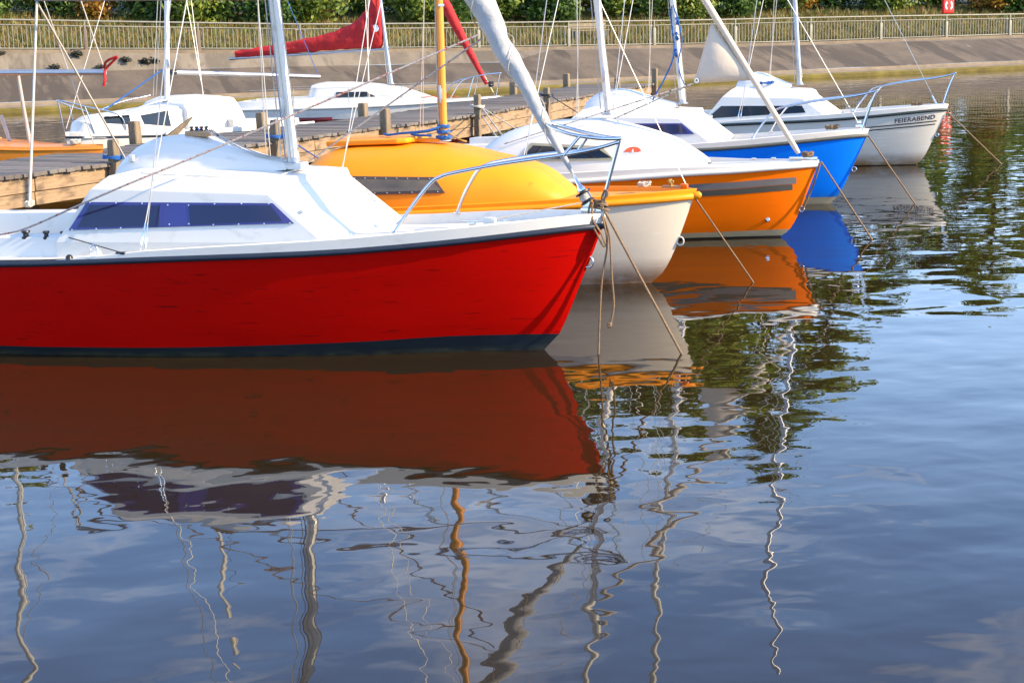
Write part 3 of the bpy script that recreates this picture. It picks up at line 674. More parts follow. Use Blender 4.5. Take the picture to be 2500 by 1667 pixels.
# a small faded sticker on the sloping cabin front
def on_front(px, py):
    lo, hi = -.6, .6
    for _ in range(40):
        t = (lo + hi) / 2; a, _t, z = F.hit(px, py, t)
        if a - (1.46 + (z - .86) * .465 / .412) > 0: lo = t
        else: hi = t
    return L((a, t, z))
st_ = [on_front(*q) for q in ((733, 513), (739, 521), (765, 507), (760, 499))]
n_ = (st_[1] - st_[0]).cross(st_[2] - st_[0]).normalized(); n_ = n_ if n_.x > 0 else -n_
b_ = MB(); b_.prism([p + n_ * .001 for p in st_], n_ * .003); b_.build("sticker", mat("faded_sticker", (.34, .38, .48), .5, var=.5, vscale=30), red)
for t0, t1, sg_ in ((.00, .03, .07), (.05, .05, .05), (-.03, -.03, .06)):
    m = MB(); m.tube(LL(spline([(2.12, t1, 1.395), (2.35, t1 + sg_ * .6, 1.43), (2.62, t0 + sg_, 1.535), (2.82, t0, 1.618)], 8)), .005, 6); m.build("control_line", ROPEK if t0 == 0 else WIRE, red, smooth=60)
for a_, sg in ((.20, 1), (.55, -1)):
    b_ = MB(); c_ = (a_, sg * .02 + .05, .945 - .04 * a_); b_.box(L(c_), (.05, .03, .03)); b_.box(L((c_[0], c_[1], c_[2] + .022)), (.15, .022, .016)); b_.build("deck_cleat", STEEL, red, bevel=.005)
# moulded edge of the non-slip panel on the cabin roof
def roof_z(a, t): return 1.272 + (a - 1.925) * .047 + (1 - abs(t) / (.635 + (a - 1.925) * .093)) * .045
b_ = MB(); pan = [(2.02, .50), (2.02, -.50), (3.1, -.60), (3.1, .60)]; lp = []
for (p0_, p1_) in zip(pan, pan[1:] + pan[:1]):
    for f in (.04, .35, .65, .96): a_, t_ = p0_[0] + (p1_[0] - p0_[0]) * f, p0_[1] + (p1_[1] - p0_[1]) * f; lp.append((a_, t_, roof_z(a_, t_) + .004))
b_.tube(LL(lp + lp[:1]), .004, 6, cap=False); b_.build("panel_edge", WHITE2, red, smooth=60)
ring_eye(red, (-.355, 0, .66), .038)
ck = coil(L((4.45, .88, .885)), (0, 0, 1), .06, 3, .008).build("rope_coil", ROPEW, red)
# reinforcing eyes and scuffs on the foredeck
b_ = MB(); b_.tube(LL(spline([(.95, .20, .895), (.72, .32, .90), (.55, .42, .90)], 6)), .006, 6); b_.build("deck_rib", WHITE, red)

# ------------------------------------------------------------------ yellow boat
def dome_cabin(root, prof, white, base, n=2.5, name="cabin"):
    """rounded coachroof: prof = (a, half width, height)"""
    m = MB(); rows = []
    A = [prof[0][0] + (prof[-1][0] - prof[0][0]) * i / 40 for i in range(41)]
    pw = [(a, w) for a, w, h in prof]; ph = [(a, h) for a, w, h in prof]
    for a in A:
        w, h = interp(pw, a), max(0.0, interp(ph, a)); z0 = base(a); sec = []
        for j in range(33):
            t = math.pi * j / 32; c, s_ = math.cos(t), math.sin(t)
            sec.append(L((a, w * math.copysign(abs(c) ** (2 / n), c), z0 - 0.02 + (h + 0.02) * abs(s_) ** (2 / n))))
        rows.append(sec)
    m.grid(rows); m.add(rows[-1], [tuple(range(33))])
    o = m.build(name, white, root, smooth=60)
    def surf_t(a, z):
        w, h = interp(pw, a), interp(ph, a); r_ = max(0.0, min(1.0, (z - base(a)) / max(h, 1e-4)))
        return w * (1 - r_ ** n) ** (1 / n)
    return o, surf_t
def surf_plate(root, name, m_, poly, surf, lo, hi, sg=1, sub=8, parent=None):
    """a sheet that follows a curved side: poly = (a, z) corners (4), front-bottom, front-top, aft-top, aft-bottom"""
    mb = MB(); outer = []; inner = []
    P = [(a, 0, z) for a, z in poly]
    for i in range(sub + 1):
        for j in range(5):
            q = bil(P, i / sub, j / 4); t = surf(q[0], q[2])
            outer.append(L((q[0], sg * (t + hi), q[2]))); inner.append(L((q[0], sg * (t + lo), q[2])))
    nn = 5; N = len(outer); fs = []
    for i in range(sub):
        for j in range(nn - 1):
            a = i * nn + j; fs.append((a, a + 1, a + nn + 1, a + nn)); fs.append((N + a, N + a + nn, N + a + nn + 1, N + a + 1))
    border = [i * nn for i in range(sub + 1)] + [sub * nn + j for j in range(1, nn)] + [i * nn + nn - 1 for i in range(sub - 1, -1, -1)] + [j for j in range(nn - 2, 0, -1)]
    for i in range(len(border)):
        a, b = border[i], border[(i + 1) % len(border)]; fs.append((a, b, N + b, N + a))
    mb.add(outer + inner, fs); return mb.build(name, m_, parent or root, smooth=30)
def inset(poly, d):
    c = (sum(p[0] for p in poly) / 4, sum(p[1] for p in poly) / 4); out = []
    for (a, z) in poly: out.append((a - math.copysign(d * 1.3, a - c[0]), z - math.copysign(d, z - c[1])))
    return out

FY_ = Frame(at_z(1589, 691, 0), 20, .955, 1.005)
yel = boat("sailboat", "sailing boat with rounded yellow cabin, yellow mast and cream hull", FY_, GRP)
STEMY = [(-0.4, .5), (-.15, .13), (0, 0), (.088, -.106), (.234, -.20), (.411, -.277), (.75, -.41), (.84, -.45)]
SHEERY = [(-.6, .765), (0, .745), (1, .705), (2.5, .66), (4.5, .62), (6, .62)]
GUNY = [(-.6, .095), (6, .085)]
HY = Hull(STEMY, SHEERY, G0, W0, 5.6)
make_hull(yel, HY, CREAM, CREAM, YELLOW, YELLOW, YELLOW, boot=[(-.5, .02), (6, .02)], gun=GUNY, strake_r=0.030, coam=0.10)
bz = lambda a: HY.zs(a) + 0.06
profY = [(.74, .10, .0), (.80, .28, .09), (.90, .36, .165), (1.03, .43, .26), (1.25, .52, .345), (1.6, .63, .425), (1.78, .68, .47), (2.08, .74, .52), (2.55, .80, .545), (3.0, .83, .535), (3.2, .83, .48), (3.34, .82, .38)]
_, sY = dome_cabin(yel, profY, YELLOW, bz, 2.7)
hy = MB(); hy.prism(LL([(2.30, .02, 1.275), (2.34, .26, 1.272), (2.42, .31, 1.27), (3.16, .34, 1.25), (3.18, -.34, 1.25), (2.42, -.31, 1.27), (2.34, -.26, 1.272)]), (0, 0, .048)); hh = hy.build("hatch", YELLOW, yel, bevel=.015, bseg=3)
b_ = MB(); b_.box(L((2.20, .02, 1.285)), (.26, .10, .03)); b_.build("hatch_runner", YELLOW, hh, bevel=.008)
WY = [(1.78, .868), (1.895, 1.005), (2.80, 1.02), (2.86, .85)]
for sg in (1, -1):
    w = surf_plate(yel, "window", FRAME_B, WY, sY, -.02, .010, sg)
    surf_plate(yel, "pane", GLASS_S, inset(WY, .024), sY, .0, .0135, sg, parent=w)
    sc = MB()
    for i in range(9):
        for v in (0.09, 0.91):
            q = bil([(a, 0, z) for a, z in WY], 0.05 + .9 * i / 8, v); p = L((q[0], sg * (sY(q[0], q[2]) + .010), q[2])); sc.lathe(p, L((0, sg, 0)), [(.006, 0), (.006, .004), (.001, .006)], 8)
    o = sc.build("screws", SCREW, w); o["kind"] = "stuff"
mbY, mdY = (2.06, 0, 1.285), 0.0
mastY, _ = make_mast(yel, mbY, mdY, 8.2, .037, YELLOW_MAST)
wire(mastY, (2.10, .03, 1.32), (2.06, .035, 6), .006, ROPEW, "halyard")
b_ = MB(); b_.box(L((2.02, .045, 2.50)), (.05, .03, .025)); b_.build("mast_cleat", STEEL, mastY, bevel=.004)
e_ = FY_.hit(85, -4, 0)
bm_ = MB(); bm_.tube(LL([(2.12, 0, 2.585), e_]), .030, 12); boomY = bm_.build("boom", mat("grey_boom_paint", (0.30, 0.33, 0.37), 0.4), yel, smooth=60)
rig(yel, mbY, mdY, 5.6, (2.75, 1.0, .72), .0042)
wire(yel, (-.36, 0, .86), mpt(mbY, mdY, 5.7), .0045, WIRE, "forestay")
# blue lashings round the mast foot
for z, n_, r_ in ((1.36, 3, .052), (1.31, 4, .06), (1.41, 2, .046)):
    ps = [L((2.06 + r_ * math.cos(t) * (1.1 + .15 * math.sin(2.3 * t)), r_ * math.sin(t) * 1.2, z + .010 * math.sin(t * 1.7))) for t in [2 * math.pi * i / 14 for i in range(14 * n_ + 1)]]
    m = MB(); m.tube(ps, .009, 6); m.build("blue_lashing", ROPEBLUE, yel, smooth=60)
m = MB(); m.tube(LL(spline([(2.06, .05, 1.41), (2.2, .12, 1.375), (2.45, .15, 1.355), (2.62, .05, 1.335), (2.75, -.12, 1.33)], 8)), .012, 6); m.build("blue_lashing", ROPEBLUE, yel, smooth=60)
m = MB(); m.tube(LL(spline([(2.06, -.03, 1.40), (2.25, -.05, 1.36), (2.4, .0, 1.345), (2.30, .1, 1.335), (2.15, .09, 1.33)], 8)), .011, 6); m.build("blue_lashing", ROPEBLUE, yel, smooth=60)
m = MB(); m.tube(LL(spline([(2.0, .05, 1.36), (1.92, .08, 1.32), (1.84, .10, 1.29), (1.80, .06, 1.275)], 6)), .007, 6); m.build("tail_line", ROPEY, yel, smooth=60)
# bow cap and eye
b_ = MB(); b_.lathe(L((-.40, 0, .79)), L((-1, 0, .10)), [(.001, -.06), (.034, -.05), (.036, .04), (.030, .075), (.015, .092), (.001, .096)], 14); b_.build("bow_cap", YELLOW, yel)
b_ = MB(); b_.box(L((-.22, 0, .868)), (.20, .05, .02)); b_.build("bow_roller", WOODB, yel, bevel=.004)
b_ = MB(); b_.box(L((-.33, 0, .872)), (.07, .05, .045)); b_.build("bow_block", ORANGE, yel, bevel=.01)
ring_eye(yel, (-.275, 0, .385), .034, m=WHITE2)
coil(L((.05, .02, .875)), (0, 0, 1), .05, 3, .010, .6).build("rope_coil", ROPEW, yel, smooth=60)
coil(L((-.2, .02, .90)), (1, 0, .2), .028, 2, .009, .6).build("forestay_lashing", ROPEY, yel, smooth=60)

# ------------------------------------------------------------------ orange boat
FO = Frame(at_z(1904, 579, 0), 20, .985, 1.012)
ora = boat("sailboat", "sailing boat with orange hull, grey stripe and rounded white cabin", FO, GRP)
STEMO = [(-.4, .5), (-.15, .13), (0, 0), (.087, -.108), (.299, -.222), (.70, -.38), (.80, -.42)]
SHEERO = [(-.6, .752), (0, .735), (.4, .715), (.85, .70), (2.3, .625), (4, .58), (6, .58)]
GUNO = [(-.6, .07), (.4, .075), (1.2, .11), (2.2, .125), (6, .10)]
HO = Hull(STEMO, SHEERO, G0, W0, 5.5, zlo=-.35)
make_hull(ora, HO, ORANGE, BOOT_CREAM, WHITE2, WHITE2, WHITE, boot=[(-.5, .095), (1, .075), (6, .06)], gun=GUNO, strake_r=.028, low_mat=BLACKISH, boot2=[(-.5, .018), (6, .022)])
qs_ = [.012 + i * .03 for i in range(1, 30)]
for sg in (1, -1):
    for nm, z0, z1, m_, a0 in (("grey_stripe", .56, .63, STRIPE_LT, -.2), ("dark_stripe", .495, .555, STRIPE_DK, -.16)):
        m = MB(); rows = []
        for i in range(26):
            a = a0 + .115 * i; dz = HO.zs(a) - .72
            rows.append(LL([(a, sg * (HO.hb(a, z + dz) + .004), z + dz) for z in (z0, (z0 + z1) / 2, z1)]))
        m.grid(rows); m.build(nm, m_, ora)
bzo = lambda a: HO.zs(a) + .09
profO = [(.78, .10, .0), (.84, .26, .055), (.94, .36, .125), (1.17, .46, .275), (1.48, .56, .395), (1.8, .64, .49), (2.0, .68, .535), (2.3, .72, .545), (2.73, .76, .53), (3.0, .78, .47), (3.18, .78, .385), (3.29, .78, .28), (3.34, .77, .2)]
_, sO = dome_cabin(ora, profO, WHITE, bzo, 2.5)
WO = [(1.68, .865), (1.83, 1.01), (2.62, 1.05), (2.74, .86)]
for sg in (1, -1):
    w = surf_plate(ora, "window", FRAME_O, WO, sO, -.02, .010, sg)
    surf_plate(ora, "pane", GLASS_K, inset(WO, .026), sO, 0, .0135, sg, parent=w)
# printed sun emblem on the cabin side
def decal(poly_uv, m_, nm, off):
    mb = MB(); a0, z0 = 1.50, .945; top_ = []
    for (u_, v_) in poly_uv:
        a = a0 - u_ ; z = z0 + v_; top_.append(L((a, sO(a, z) + off, z)))
    c = sum(top_, Vector()) / len(top_); n_ = len(top_)
    mb.add(top_ + [c + L((0, .002, 0))], [(i, (i + 1) % n_, n_) for i in range(n_)]); return mb.build(nm, m_, ora)
arc = [(.085 * math.cos(t), .052 * math.sin(t)) for t in [math.pi * i / 14 for i in range(15)]]
decal(arc, DECAL_R, "sun_emblem", .004)
decal([(-.012, .0), (.012, 0), (.0, .034)], WHITE, "sail_emblem", .008)
decal([(-.10, -.022), (.10, -.014), (.10, -.010), (-.10, -.016)], DECAL_B, "wave_emblem", .004)
mbO, mdO = (1.92, 0, 1.315), .095
mastO, _ = make_mast(ora, mbO, mdO, 8.0, .042, MASTW)
halyards(ora, mbO, mdO, .042, 5.2, [(.08, .03, .05, ROPEW), (-.06, .05, .05, ROPEW), (.10, -.03, .05, ROPEW)])
rig(ora, mbO, mdO, 4.72, (2.6, .98, .72), .005)
fo0, fo1 = Vector((-.20, 0, .885)), Vector(mpt(mbO, mdO, 4.72))
sp = MB(); sp.tube(LL([fo0 + (fo1 - fo0) * f for f in (0, .02, .3, .6, .97)]), [.022, .030, .036, .044, .03], 12); spar = sp.build("furled_jib", SAILWHITE, ora, smooth=60)
# the bit of jib that has not been rolled up
q0, q1, q2 = FO.hit(1737, 54, 0), FO.hit(1846, 196, 0), FO.hit(1700, 203, 0)
sm = MB(); up_, dn_ = [], []
N_ = 9
for i in range(N_ + 1):
    for j in range(N_ + 1 - i):
        u_, v_ = i / N_, j / N_; p = Vector(q0) * (1 - u_ - v_) + Vector(q1) * u_ + Vector(q2) * v_
        bul = .05 * 27 * u_ * v_ * (1 - u_ - v_) + .12 * v_; up_.append((i, j, L((p.x, bul, p.z))))
idx = {(i, j): n_ for n_, (i, j, _) in enumerate(up_)}; fs = []
for i in range(N_):
    for j in range(N_ - i):
        fs.append((idx[i, j], idx[i + 1, j], idx[i, j + 1]))
        if i + j < N_ - 1: fs.append((idx[i + 1, j], idx[i + 1, j + 1], idx[i, j + 1]))
sm.add([p for *_, p in up_], fs); jt = sm.build("jib_tail", SAILWHITE, spar, smooth=80)
so = jt.modifiers.new("thickness", 'SOLIDIFY'); so.thickness = .004
clew = Vector((q2[0], .12, q2[2]))
b_ = MB(); b_.lathe(L(clew + Vector((-.035, 0, .03))), (0, 1, 0), [(.014, -.006), (.026, -.006), (.026, .006), (.014, .006), (.014, -.006)], 14); b_.build("clew_ring", STEEL, jt)
for sg, e_ in ((1, FO.hit(1230, 352, .7)), (-1, FO.hit(1478, 300, -.35))):
    m = MB(); m.tube(LL([clew, e_]), .007, 6); m.build("jib_sheet", ROPEK, ora, smooth=60)
b_ = MB(); b_.box(L((-.25, 0, .83)), (.30, .05, .045)); b_.build("stem_fitting", STEEL, ora, bevel=.008)
ring_eye(ora, (-.225, 0, .30), .026)
th = MB(); th.lathe(L((-.06 + .17, HO.hb(.11, .2) - .005, .20)), L((-.35, 1, 0)), [(.026, 0), (.024, .012), (.014, .016), (.014, .03), (.001, .03)], 12); th.build("skin_fitting", STEEL, ora)
coil(L((-.30, .02, .86)), (0, 0, 1), .05, 4, .010, .5).build("rope_coil", ROPEB, ora, smooth=60)
for a_, t_ in ((.25, .18), (.05, .12)):
    b_ = MB(); b_.box(L((a_, t_, .84)), (.05, .015, .03)); b_.build("cleat", STEEL, ora, bevel=.004)

# ------------------------------------------------------------------ blue boat
FB = Frame(at_z(2026, 497, 0), 21)
blu = boat("sailboat", "sailing boat with bright blue hull and angular white cabin", FB, GRP)
KB = .922
HB = Hull(STEM0, SHEER0, G0, W0, 5.9, k=KB)
make_hull(blu, HB, BLUE, BOOT_CREAM, STRAKE_K, WHITE2, DECKW, boot=[(-.5, .095), (6, .07)])
PAN1 = PANES
angular_cabin(blu, KB, WHITE, DECKW, PURPLE, GLASS_P, WINUV, PAN1, screws=False)
hatch_wedge(blu, KB, WHITE, sa=.92)
make_pulpit(blu, KB, legs2=True)
mbB, mdB = (1.895, 0, 1.272), .093
mastB, _ = make_mast(blu, mbB, mdB, 8.3, .038, MASTW)
rig(blu, mbB, mdB, 5.5, (2.6, .92, .74), .005)
halyards(blu, mbB, mdB, .038, 5.4, [(.07, .03, .05, ROPEW), (-.06, .04, .05, ROPEW)])
m = MB(); m.tube(LL(spline([mpt(mbB, mdB, 2.55), (2.02, .06, 2.35), (1.99, .05, 1.9), (2.10, .08, 1.6), (2.2, .1, 1.42), (2.28, .12, 1.28)], 8)), .010, 6); m.build("blue_halyard", ROPEBLUE, mastB, smooth=60)
for dz in (0, .12, .25):
    m = coil(L((1.95 + dz * .1, .055, 2.3 - dz * 1.6)), (1, .2, .1), .045, 3, .008, .5); m.build("blue_halyard", ROPEBLUE, mastB, smooth=60)
m = MB(); m.tube(LL(spline([(1.99, .06, 2.5), (1.88, .08, 2.1), (1.93, .06, 1.75), (1.85, .08, 1.5)], 8)), .009, 6); m.build("blue_halyard", ROPEBLUE, mastB, smooth=60)
fb = FB.hit(2085, 150, 0); fb0 = (-.36, 0, .97)
wire(blu, fb0, mpt(mbB, mdB, 5.5), .006, WIRE, "forestay")
b_ = MB(); b_.box(L((-.35, 0, .95)), (.08, .04, .07)); b_.lathe(L((-.35, 0, 1.0)), (0, 0, 1), [(.03, 0), (.03, .03), (.001, .034)], 10); b_.build("stem_fitting", STEEL, blu, bevel=.004)
coil(L((-.02, .02, .935)), (0, 0, 1), .07, 3, .012, .5).build("rope_coil", ROPEB, blu, smooth=60)
ring_eye(blu, (-.285, 0, .43), .028)

# ------------------------------------------------------------------ white boat with a name on the bow
FW_ = Frame(at_z(2236, 403, 0), 23)
whi = boat("sailboat", "pale grey sailing boat lettered FEIERABEND on the bow, farthest out", FW_, GRP)
KW = .92
HW = Hull(STEM0, SHEER0, G0, W0, 5.9, k=KW)
make_hull(whi, HW, GREYW, BLACKISH, STRAKE_G, WHITE, DECKW, boot=[(-.5, .012), (6, .02)])
SIDW = dict(fb=(1.36, .68, .84), fm=(1.80, .64, 1.155), ft=(1.83, .57, 1.240), ab=(3.45, .92, .80), am=(3.14, .80, 1.200), at=(3.02, .70, 1.31))
angular_cabin(whi, KW, WHITE, DECKW, GLASS_K, GLASS_K, [(0.13, 0.27), (0.10, 0.62), (0.93, 0.62), (0.98, 0.10)], [[(0.15, 0.31), (0.13, 0.57), (0.45, 0.58), (0.45, 0.25)], [(0.50, .24), (0.50, .58), (0.90, .58), (0.94, .15)]], screws=False, sides=SIDW)
hatch_wedge(whi, KW, WHITE, sa=.66)
make_pulpit(whi, KW, legs2=True)
mbW, mdW = (1.83, 0, 1.262), .065
mastW, _ = make_mast(whi, mbW, mdW, 8.6, .038, ALU)
rig(whi, mbW, mdW, 5.5, (2.55, .9, .74), .006)
halyards(whi, mbW, mdW, .038, 5.4, [(.07, .03, .05, ROPEW), (.09, -.04, .05, ROPEW)])
m = MB(); m.tube([L((mbW[0] + mdW * (i * .004) + .045 * math.cos(i * .55), .045 * math.sin(i * .55), 1.36 + i * .0022)) for i in range(80)], .006, 5); m.build("mast_lashing", ROPEW, mastW, smooth=60)
wire(whi, (-.30, 0, .93), mpt(mbW, mdW, 5.6), .006, WIRE, "forestay")
b_ = MB(); b_.tube(LL([(-.30, 0, .92), (-.22, 0, 1.06)]), .014, 8); b_.build("turnbuckle", STEEL, whi)
coil(L((.0, .02, .925)), (0, 0, 1), .08, 3, .012, .5).build("rope_coil", ROPEB, whi, smooth=60)
coil(L((2.3, .25, 1.28)), (0, 0, 1), .10, 3, .010, .5).build("rope_coil", ROPEBLUE, whi, smooth=60)
# name and pinstripes follow the curve of the hull
cu = bpy.data.curves.new("name_text", 'FONT'); cu.body = "FEIERABEND"; cu.size = 1.0; cu.space_character = 1.12; cu.offset = 0.022
tmp = bpy.data.objects.new("name_text", cu); COL.objects.link(tmp)
dg = bpy.context.evaluated_depsgraph_get(); dg.update()
tm = bpy.data.meshes.new_from_object(tmp.evaluated_get(dg)); bpy.data.objects.remove(tmp)
bmt = bmesh.new(); bmt.from_mesh(tm); bmesh.ops.triangulate(bmt, faces=bmt.faces)
bmesh.ops.subdivide_edges(bmt, edges=[e for e in bmt.edges if e.calc_length() > .25], cuts=2)
x0, x1 = min(v.co.x for v in bmt.verts), max(v.co.x for v in bmt.verts)
TL, TR = FW_.hit(2187, 300, .27), FW_.hit(2283, 290, .09)
for v in bmt.verts:
    f = (v.co.x - x0) / (x1 - x0); a = TL[0] + (TR[0] - TL[0]) * f; z = TL[2] + (TR[2] - TL[2]) * f + v.co.y * .092
    a -= v.co.y * .012
    v.co = L((a, HW.hb(a, z) + .005, z))
tm2 = bpy.data.meshes.new("boat_name"); bmt.to_mesh(tm2); bmt.free(); tm2.materials.append(INK); link("boat_name", tm2, whi)
for d_ in (0, .048):
    m = MB(); rows = []
    for i in range(30):
        a = TR[0] - .02 + d_ * .4 + .09 * i; z = TR[2] - .045 - d_ - (a - TR[0]) * (TR[2] - TL[2]) / (TL[0] - TR[0]) * .85
        rows.append(LL([(a, HW.hb(a, z) + .005, z), (a, HW.hb(a, z + .016) + .005, z + .016)]))
    m.grid(rows); m.build("pinstripe", LINEK, whi)
ring_eye(whi, (-.30, 0, .46), .024)

# ------------------------------------------------------------------ jetty
ZP = 0.70
edge = [at_z(x, y, ZP) for x, y in ((-420, 485), (0, 430), (400, 379), (781, 328), (1143, 280), (1350, 245), (1592, 204))]
edge = [Vector((p.x, p.y, ZP)) for p in edge]
path = spline(edge, 60)
cum = [0.0]
for p, q in zip(path, path[1:]): cum.append(cum[-1] + (q - p).length)
def along(s):
    for i in range(len(cum) - 1):
        if s <= cum[i + 1]:
            f = (s - cum[i]) / (cum[i + 1] - cum[i]); return path[i].lerp(path[i + 1], f), (path[i + 1] - path[i]).normalized()
    return path[-1], (path[-1] - path[-2]).normalized()
jetty = tag(empty("jetty", (path[len(path) // 2].x, path[len(path) // 2].y, 0)), "weathered wooden jetty with plank deck and mooring posts behind the boats", "jetty")
jinv = Matrix.Translation(-jetty.location)
JW = 1.95; pl_w = .15
pm = []
for i in range(9):
    b = MB(); b.box((0, 0, 0), (JW, pl_w - .012, .05)); me = b.mesh("plank", PLANK[i % 3], bevel=.006, bseg=1); pm.append(me)
s = 0.0; total = cum[-1]; i = 0
while s < total - pl_w:
    p, d = along(s + pl_w / 2); n = Vector((-d.y, d.x, 0)).normalized()   # away from the camera side
    o = link("plank", random.choice(pm), jetty)
    ang = math.atan2(n.y, n.x) + random.uniform(-.006, .006)
    o.matrix_local = Matrix.Translation(p + n * (JW / 2 - .06 + random.uniform(-.025, .025)) + Vector((0, 0, -.027 + random.uniform(-.006, .006))) - jetty.location) @ Matrix.Rotation(ang, 4, 'Z') @ Matrix.Rotation(random.uniform(-.004, .004), 4, 'X')
    s += pl_w; i += 1
seg = 3.1; s = 0.0
while s < total - .3:
    p0, d = along(s + .006); p1, _ = along(min(total, s + seg) - .006); dd = (p1 - p0); ln_ = dd.length; dd.normalize(); n = Vector((-dd.y, dd.x, 0))
    for row, (zc, hh_, dep) in enumerate(((ZP - .15, .19, .07), (ZP - .335, .165, .065))):
        b = MB(); b.box((0, 0, 0), (ln_, dep, hh_)); o = b.build("fascia_board", FASCIA, jetty, bevel=.008, bseg=1)
        o.matrix_local = Matrix.Translation((p0 + p1) / 2 + n * (.03 + row * .012) + Vector((0, 0, zc - ZP)) - jetty.location) @ Matrix.Rotation(math.atan2(dd.y, dd.x), 4, 'Z')
    b = MB(); b.box((0, 0, 0), (ln_, .07, .30)); o = b.build("fascia_board", FASCIA, jetty, bevel=.008, bseg=1)
    o.matrix_local = Matrix.Translation((p0 + p1) / 2 + n * (JW - .14) + Vector((0, 0, -.21)) - jetty.location) @ Matrix.Rotation(math.atan2(dd.y, dd.x), 4, 'Z')
    s += seg
p0, d = along(total); n = Vector((-d.y, d.x, 0)); b = MB(); b.box((0, 0, 0), (.06, JW - .2, .34)); o = b.build("fascia_board", FASCIA, jetty, bevel=.008)
o.matrix_local = Matrix.Translation(p0 + n * (JW / 2 - .1) + d * .02 + Vector((0, 0, -.24)) - jetty.location) @ Matrix.Rotation(math.atan2(d.y, d.x), 4, 'Z')
def near_s(px):
    best = min(range(len(path)), key=lambda i_: abs(CX + FPX * (path[i_] - CP).dot(CR) / (path[i_] - CP).dot(FW) - px)); return path[best], (path[min(best + 1, len(path) - 1)] - path[max(best - 1, 0)]).normalized()
def jpost(pos, w, ztop, ang, capped=False, lean=0.0):
    b = MB(); hz = (ztop + .6) / 2; n_ = 6
    rows = []
    for z, k_ in ((-.6, 1.0), (ztop - .05, 1.0), (ztop - .012, .93), (ztop, .80)):
        rows.append([Vector((x * w / 2 * k_, y * w / 2 * k_, z)) for x, y in ((-1, -.8), (-.8, -1), (.8, -1), (1, -.8), (1, .8), (.8, 1), (-.8, 1), (-1, .8))])
    b.grid(rows, True); b.add(rows[-1], [tuple(range(8))])
    o = b.build("mooring_post", POSTW, jetty, smooth=30)
    o.matrix_local = Matrix.Translation(Vector((pos.x, pos.y, 0)) - jetty.location) @ Matrix.Rotation(ang, 4, 'Z') @ Matrix.Rotation(lean, 4, 'X')
    return o
posts = {}
for px, wpx, topy, boty in ((267, 27, 341, 396), (660, 25, 293, 345), (931, 26, 265, 309), (1155, 18, 231, 279), (1328, 17, 214, 249), (1500, 15, 190, 220), (1604, 15, 167, 205)):
    p, d = near_s(px); n = Vector((-d.y, d.x, 0)); pos = p - n * .07; dist = (pos - CP).dot(FW); sc_ = FPX / dist
    zt__ = at_wy(px, topy, pos.y).z; posts[px] = (jpost(pos, min(.20, wpx / sc_ * .82), zt__, math.atan2(d.y, d.x), lean=random.uniform(-.02, .02)), pos, zt__)
for px, topy in ((330, 296), (632, 275), (881, 252), (1251, 200), (1387, 180)):
    # posts of the far edge, seen across the deck
    best = None
    for i_ in range(0, len(path), 3):
        p = path[i_]; d = (path[min(i_ + 1, len(path) - 1)] - path[max(i_ - 1, 0)]).normalized(); n = Vector((-d.y, d.x, 0)); q = p + n * (JW - .02)
        x_ = CX + FPX * (q - CP).dot(CR) / (q - CP).dot(FW)
        if best is None or abs(x_ - px) < best[0]: best = (abs(x_ - px), q, d)
    _, q, d = best; jpost(q, .15, at_wy(px, topy, q.y).z, math.atan2(d.y, d.x), lean=random.uniform(-.03, .03))
# a split stake leaning out over the far edge
q0_, q1_ = at_z(424, 328, ZP), at_wy(470, 286, at_z(424, 328, ZP).y + .15)
b = MB(); b.tube([q0_ - (q1_ - q0_) * .8 - jetty.location, q0_ - jetty.location, q0_.lerp(q1_, .55) - jetty.location, q1_ - jetty.location], [.065, .060, .045, .012], 7); b.build("leaning_stake", POSTW, jetty, smooth=30)
# piles and cross beams below the deck
s = 1.2
while s < total:
    p, d = along(s); n = Vector((-d.y, d.x, 0))
    b = MB(); b.tube([p + n * JW * .5 + Vector((0, 0, -1.4)) - jetty.location, p + n * JW * .5 + Vector((0, 0, -.06)) - jetty.location], .09, 8)
    b.tube([p + n * .12 + Vector((0, 0, -.12)) - jetty.location, p + n * (JW - .25) + Vector((0, 0, -.12)) - jetty.location], .06, 6); b.build("pile", POSTW, jetty); s += 2.8

# ------------------------------------------------------------------ boats on the far side of the jetty
def small_hull(root, H, hull_m, low_m, strake_m, deck_m, boot, gun, **kw):
    make_hull(root, H, hull_m, low_m, strake_m, deck_m, deck_m, boot=boot, gun=gun, **kw)
# boat A: white, bow to the left
PA = at_z(160, 330, .75); FA = Frame(PA, 134)
boA = boat("sailboat", "white sailing boat with two dark windows, its bow pointing left beyond the jetty", FA, GRP)
STEMA = [(-.4, .4), (0, .12), (.3, .06), (.75, 0), (.9, -.02)]
GA_ = [(0, 0), (.12, .12), (.35, .28), (.8, .5), (1.4, .72), (2.2, .92), (3.2, .98), (6, .92)]; WA_ = [(0, 0), (.3, .12), (.8, .32), (1.5, .6), (2.4, .85), (3.4, .95), (6, .85)]
HA = Hull(STEMA, [(-.1, .70), (1, .66), (2.5, .62), (6, .60)], GA_, WA_, 4.4)
small_hull(boA, HA, WHITE, BLUE2, STRAKE, WHITE, [(-.1, .40), (1, .36), (6, .30)], [(-.1, .10), (6, .12)], strake_r=.018, deck_to=3.0, coam=.12)
H2 = HA
m = MB(); rows = []
for a, w_, h_ in ((.14, .14, .05), (.24, .24, .25), (.5, .38, .345), (1.2, .55, .41), (2.0, .66, .49)):
    zt_ = HA.zs(a) + h_; z0 = HA.zs(a)
    rows.append(LL([(a, w_, z0), (a, w_ * .90, zt_ - .06), (a, w_ * .72, zt_), (a, 0, zt_ + .03), (a, -w_ * .72, zt_), (a, -w_ * .9, zt_ - .06), (a, -w_, z0)]))
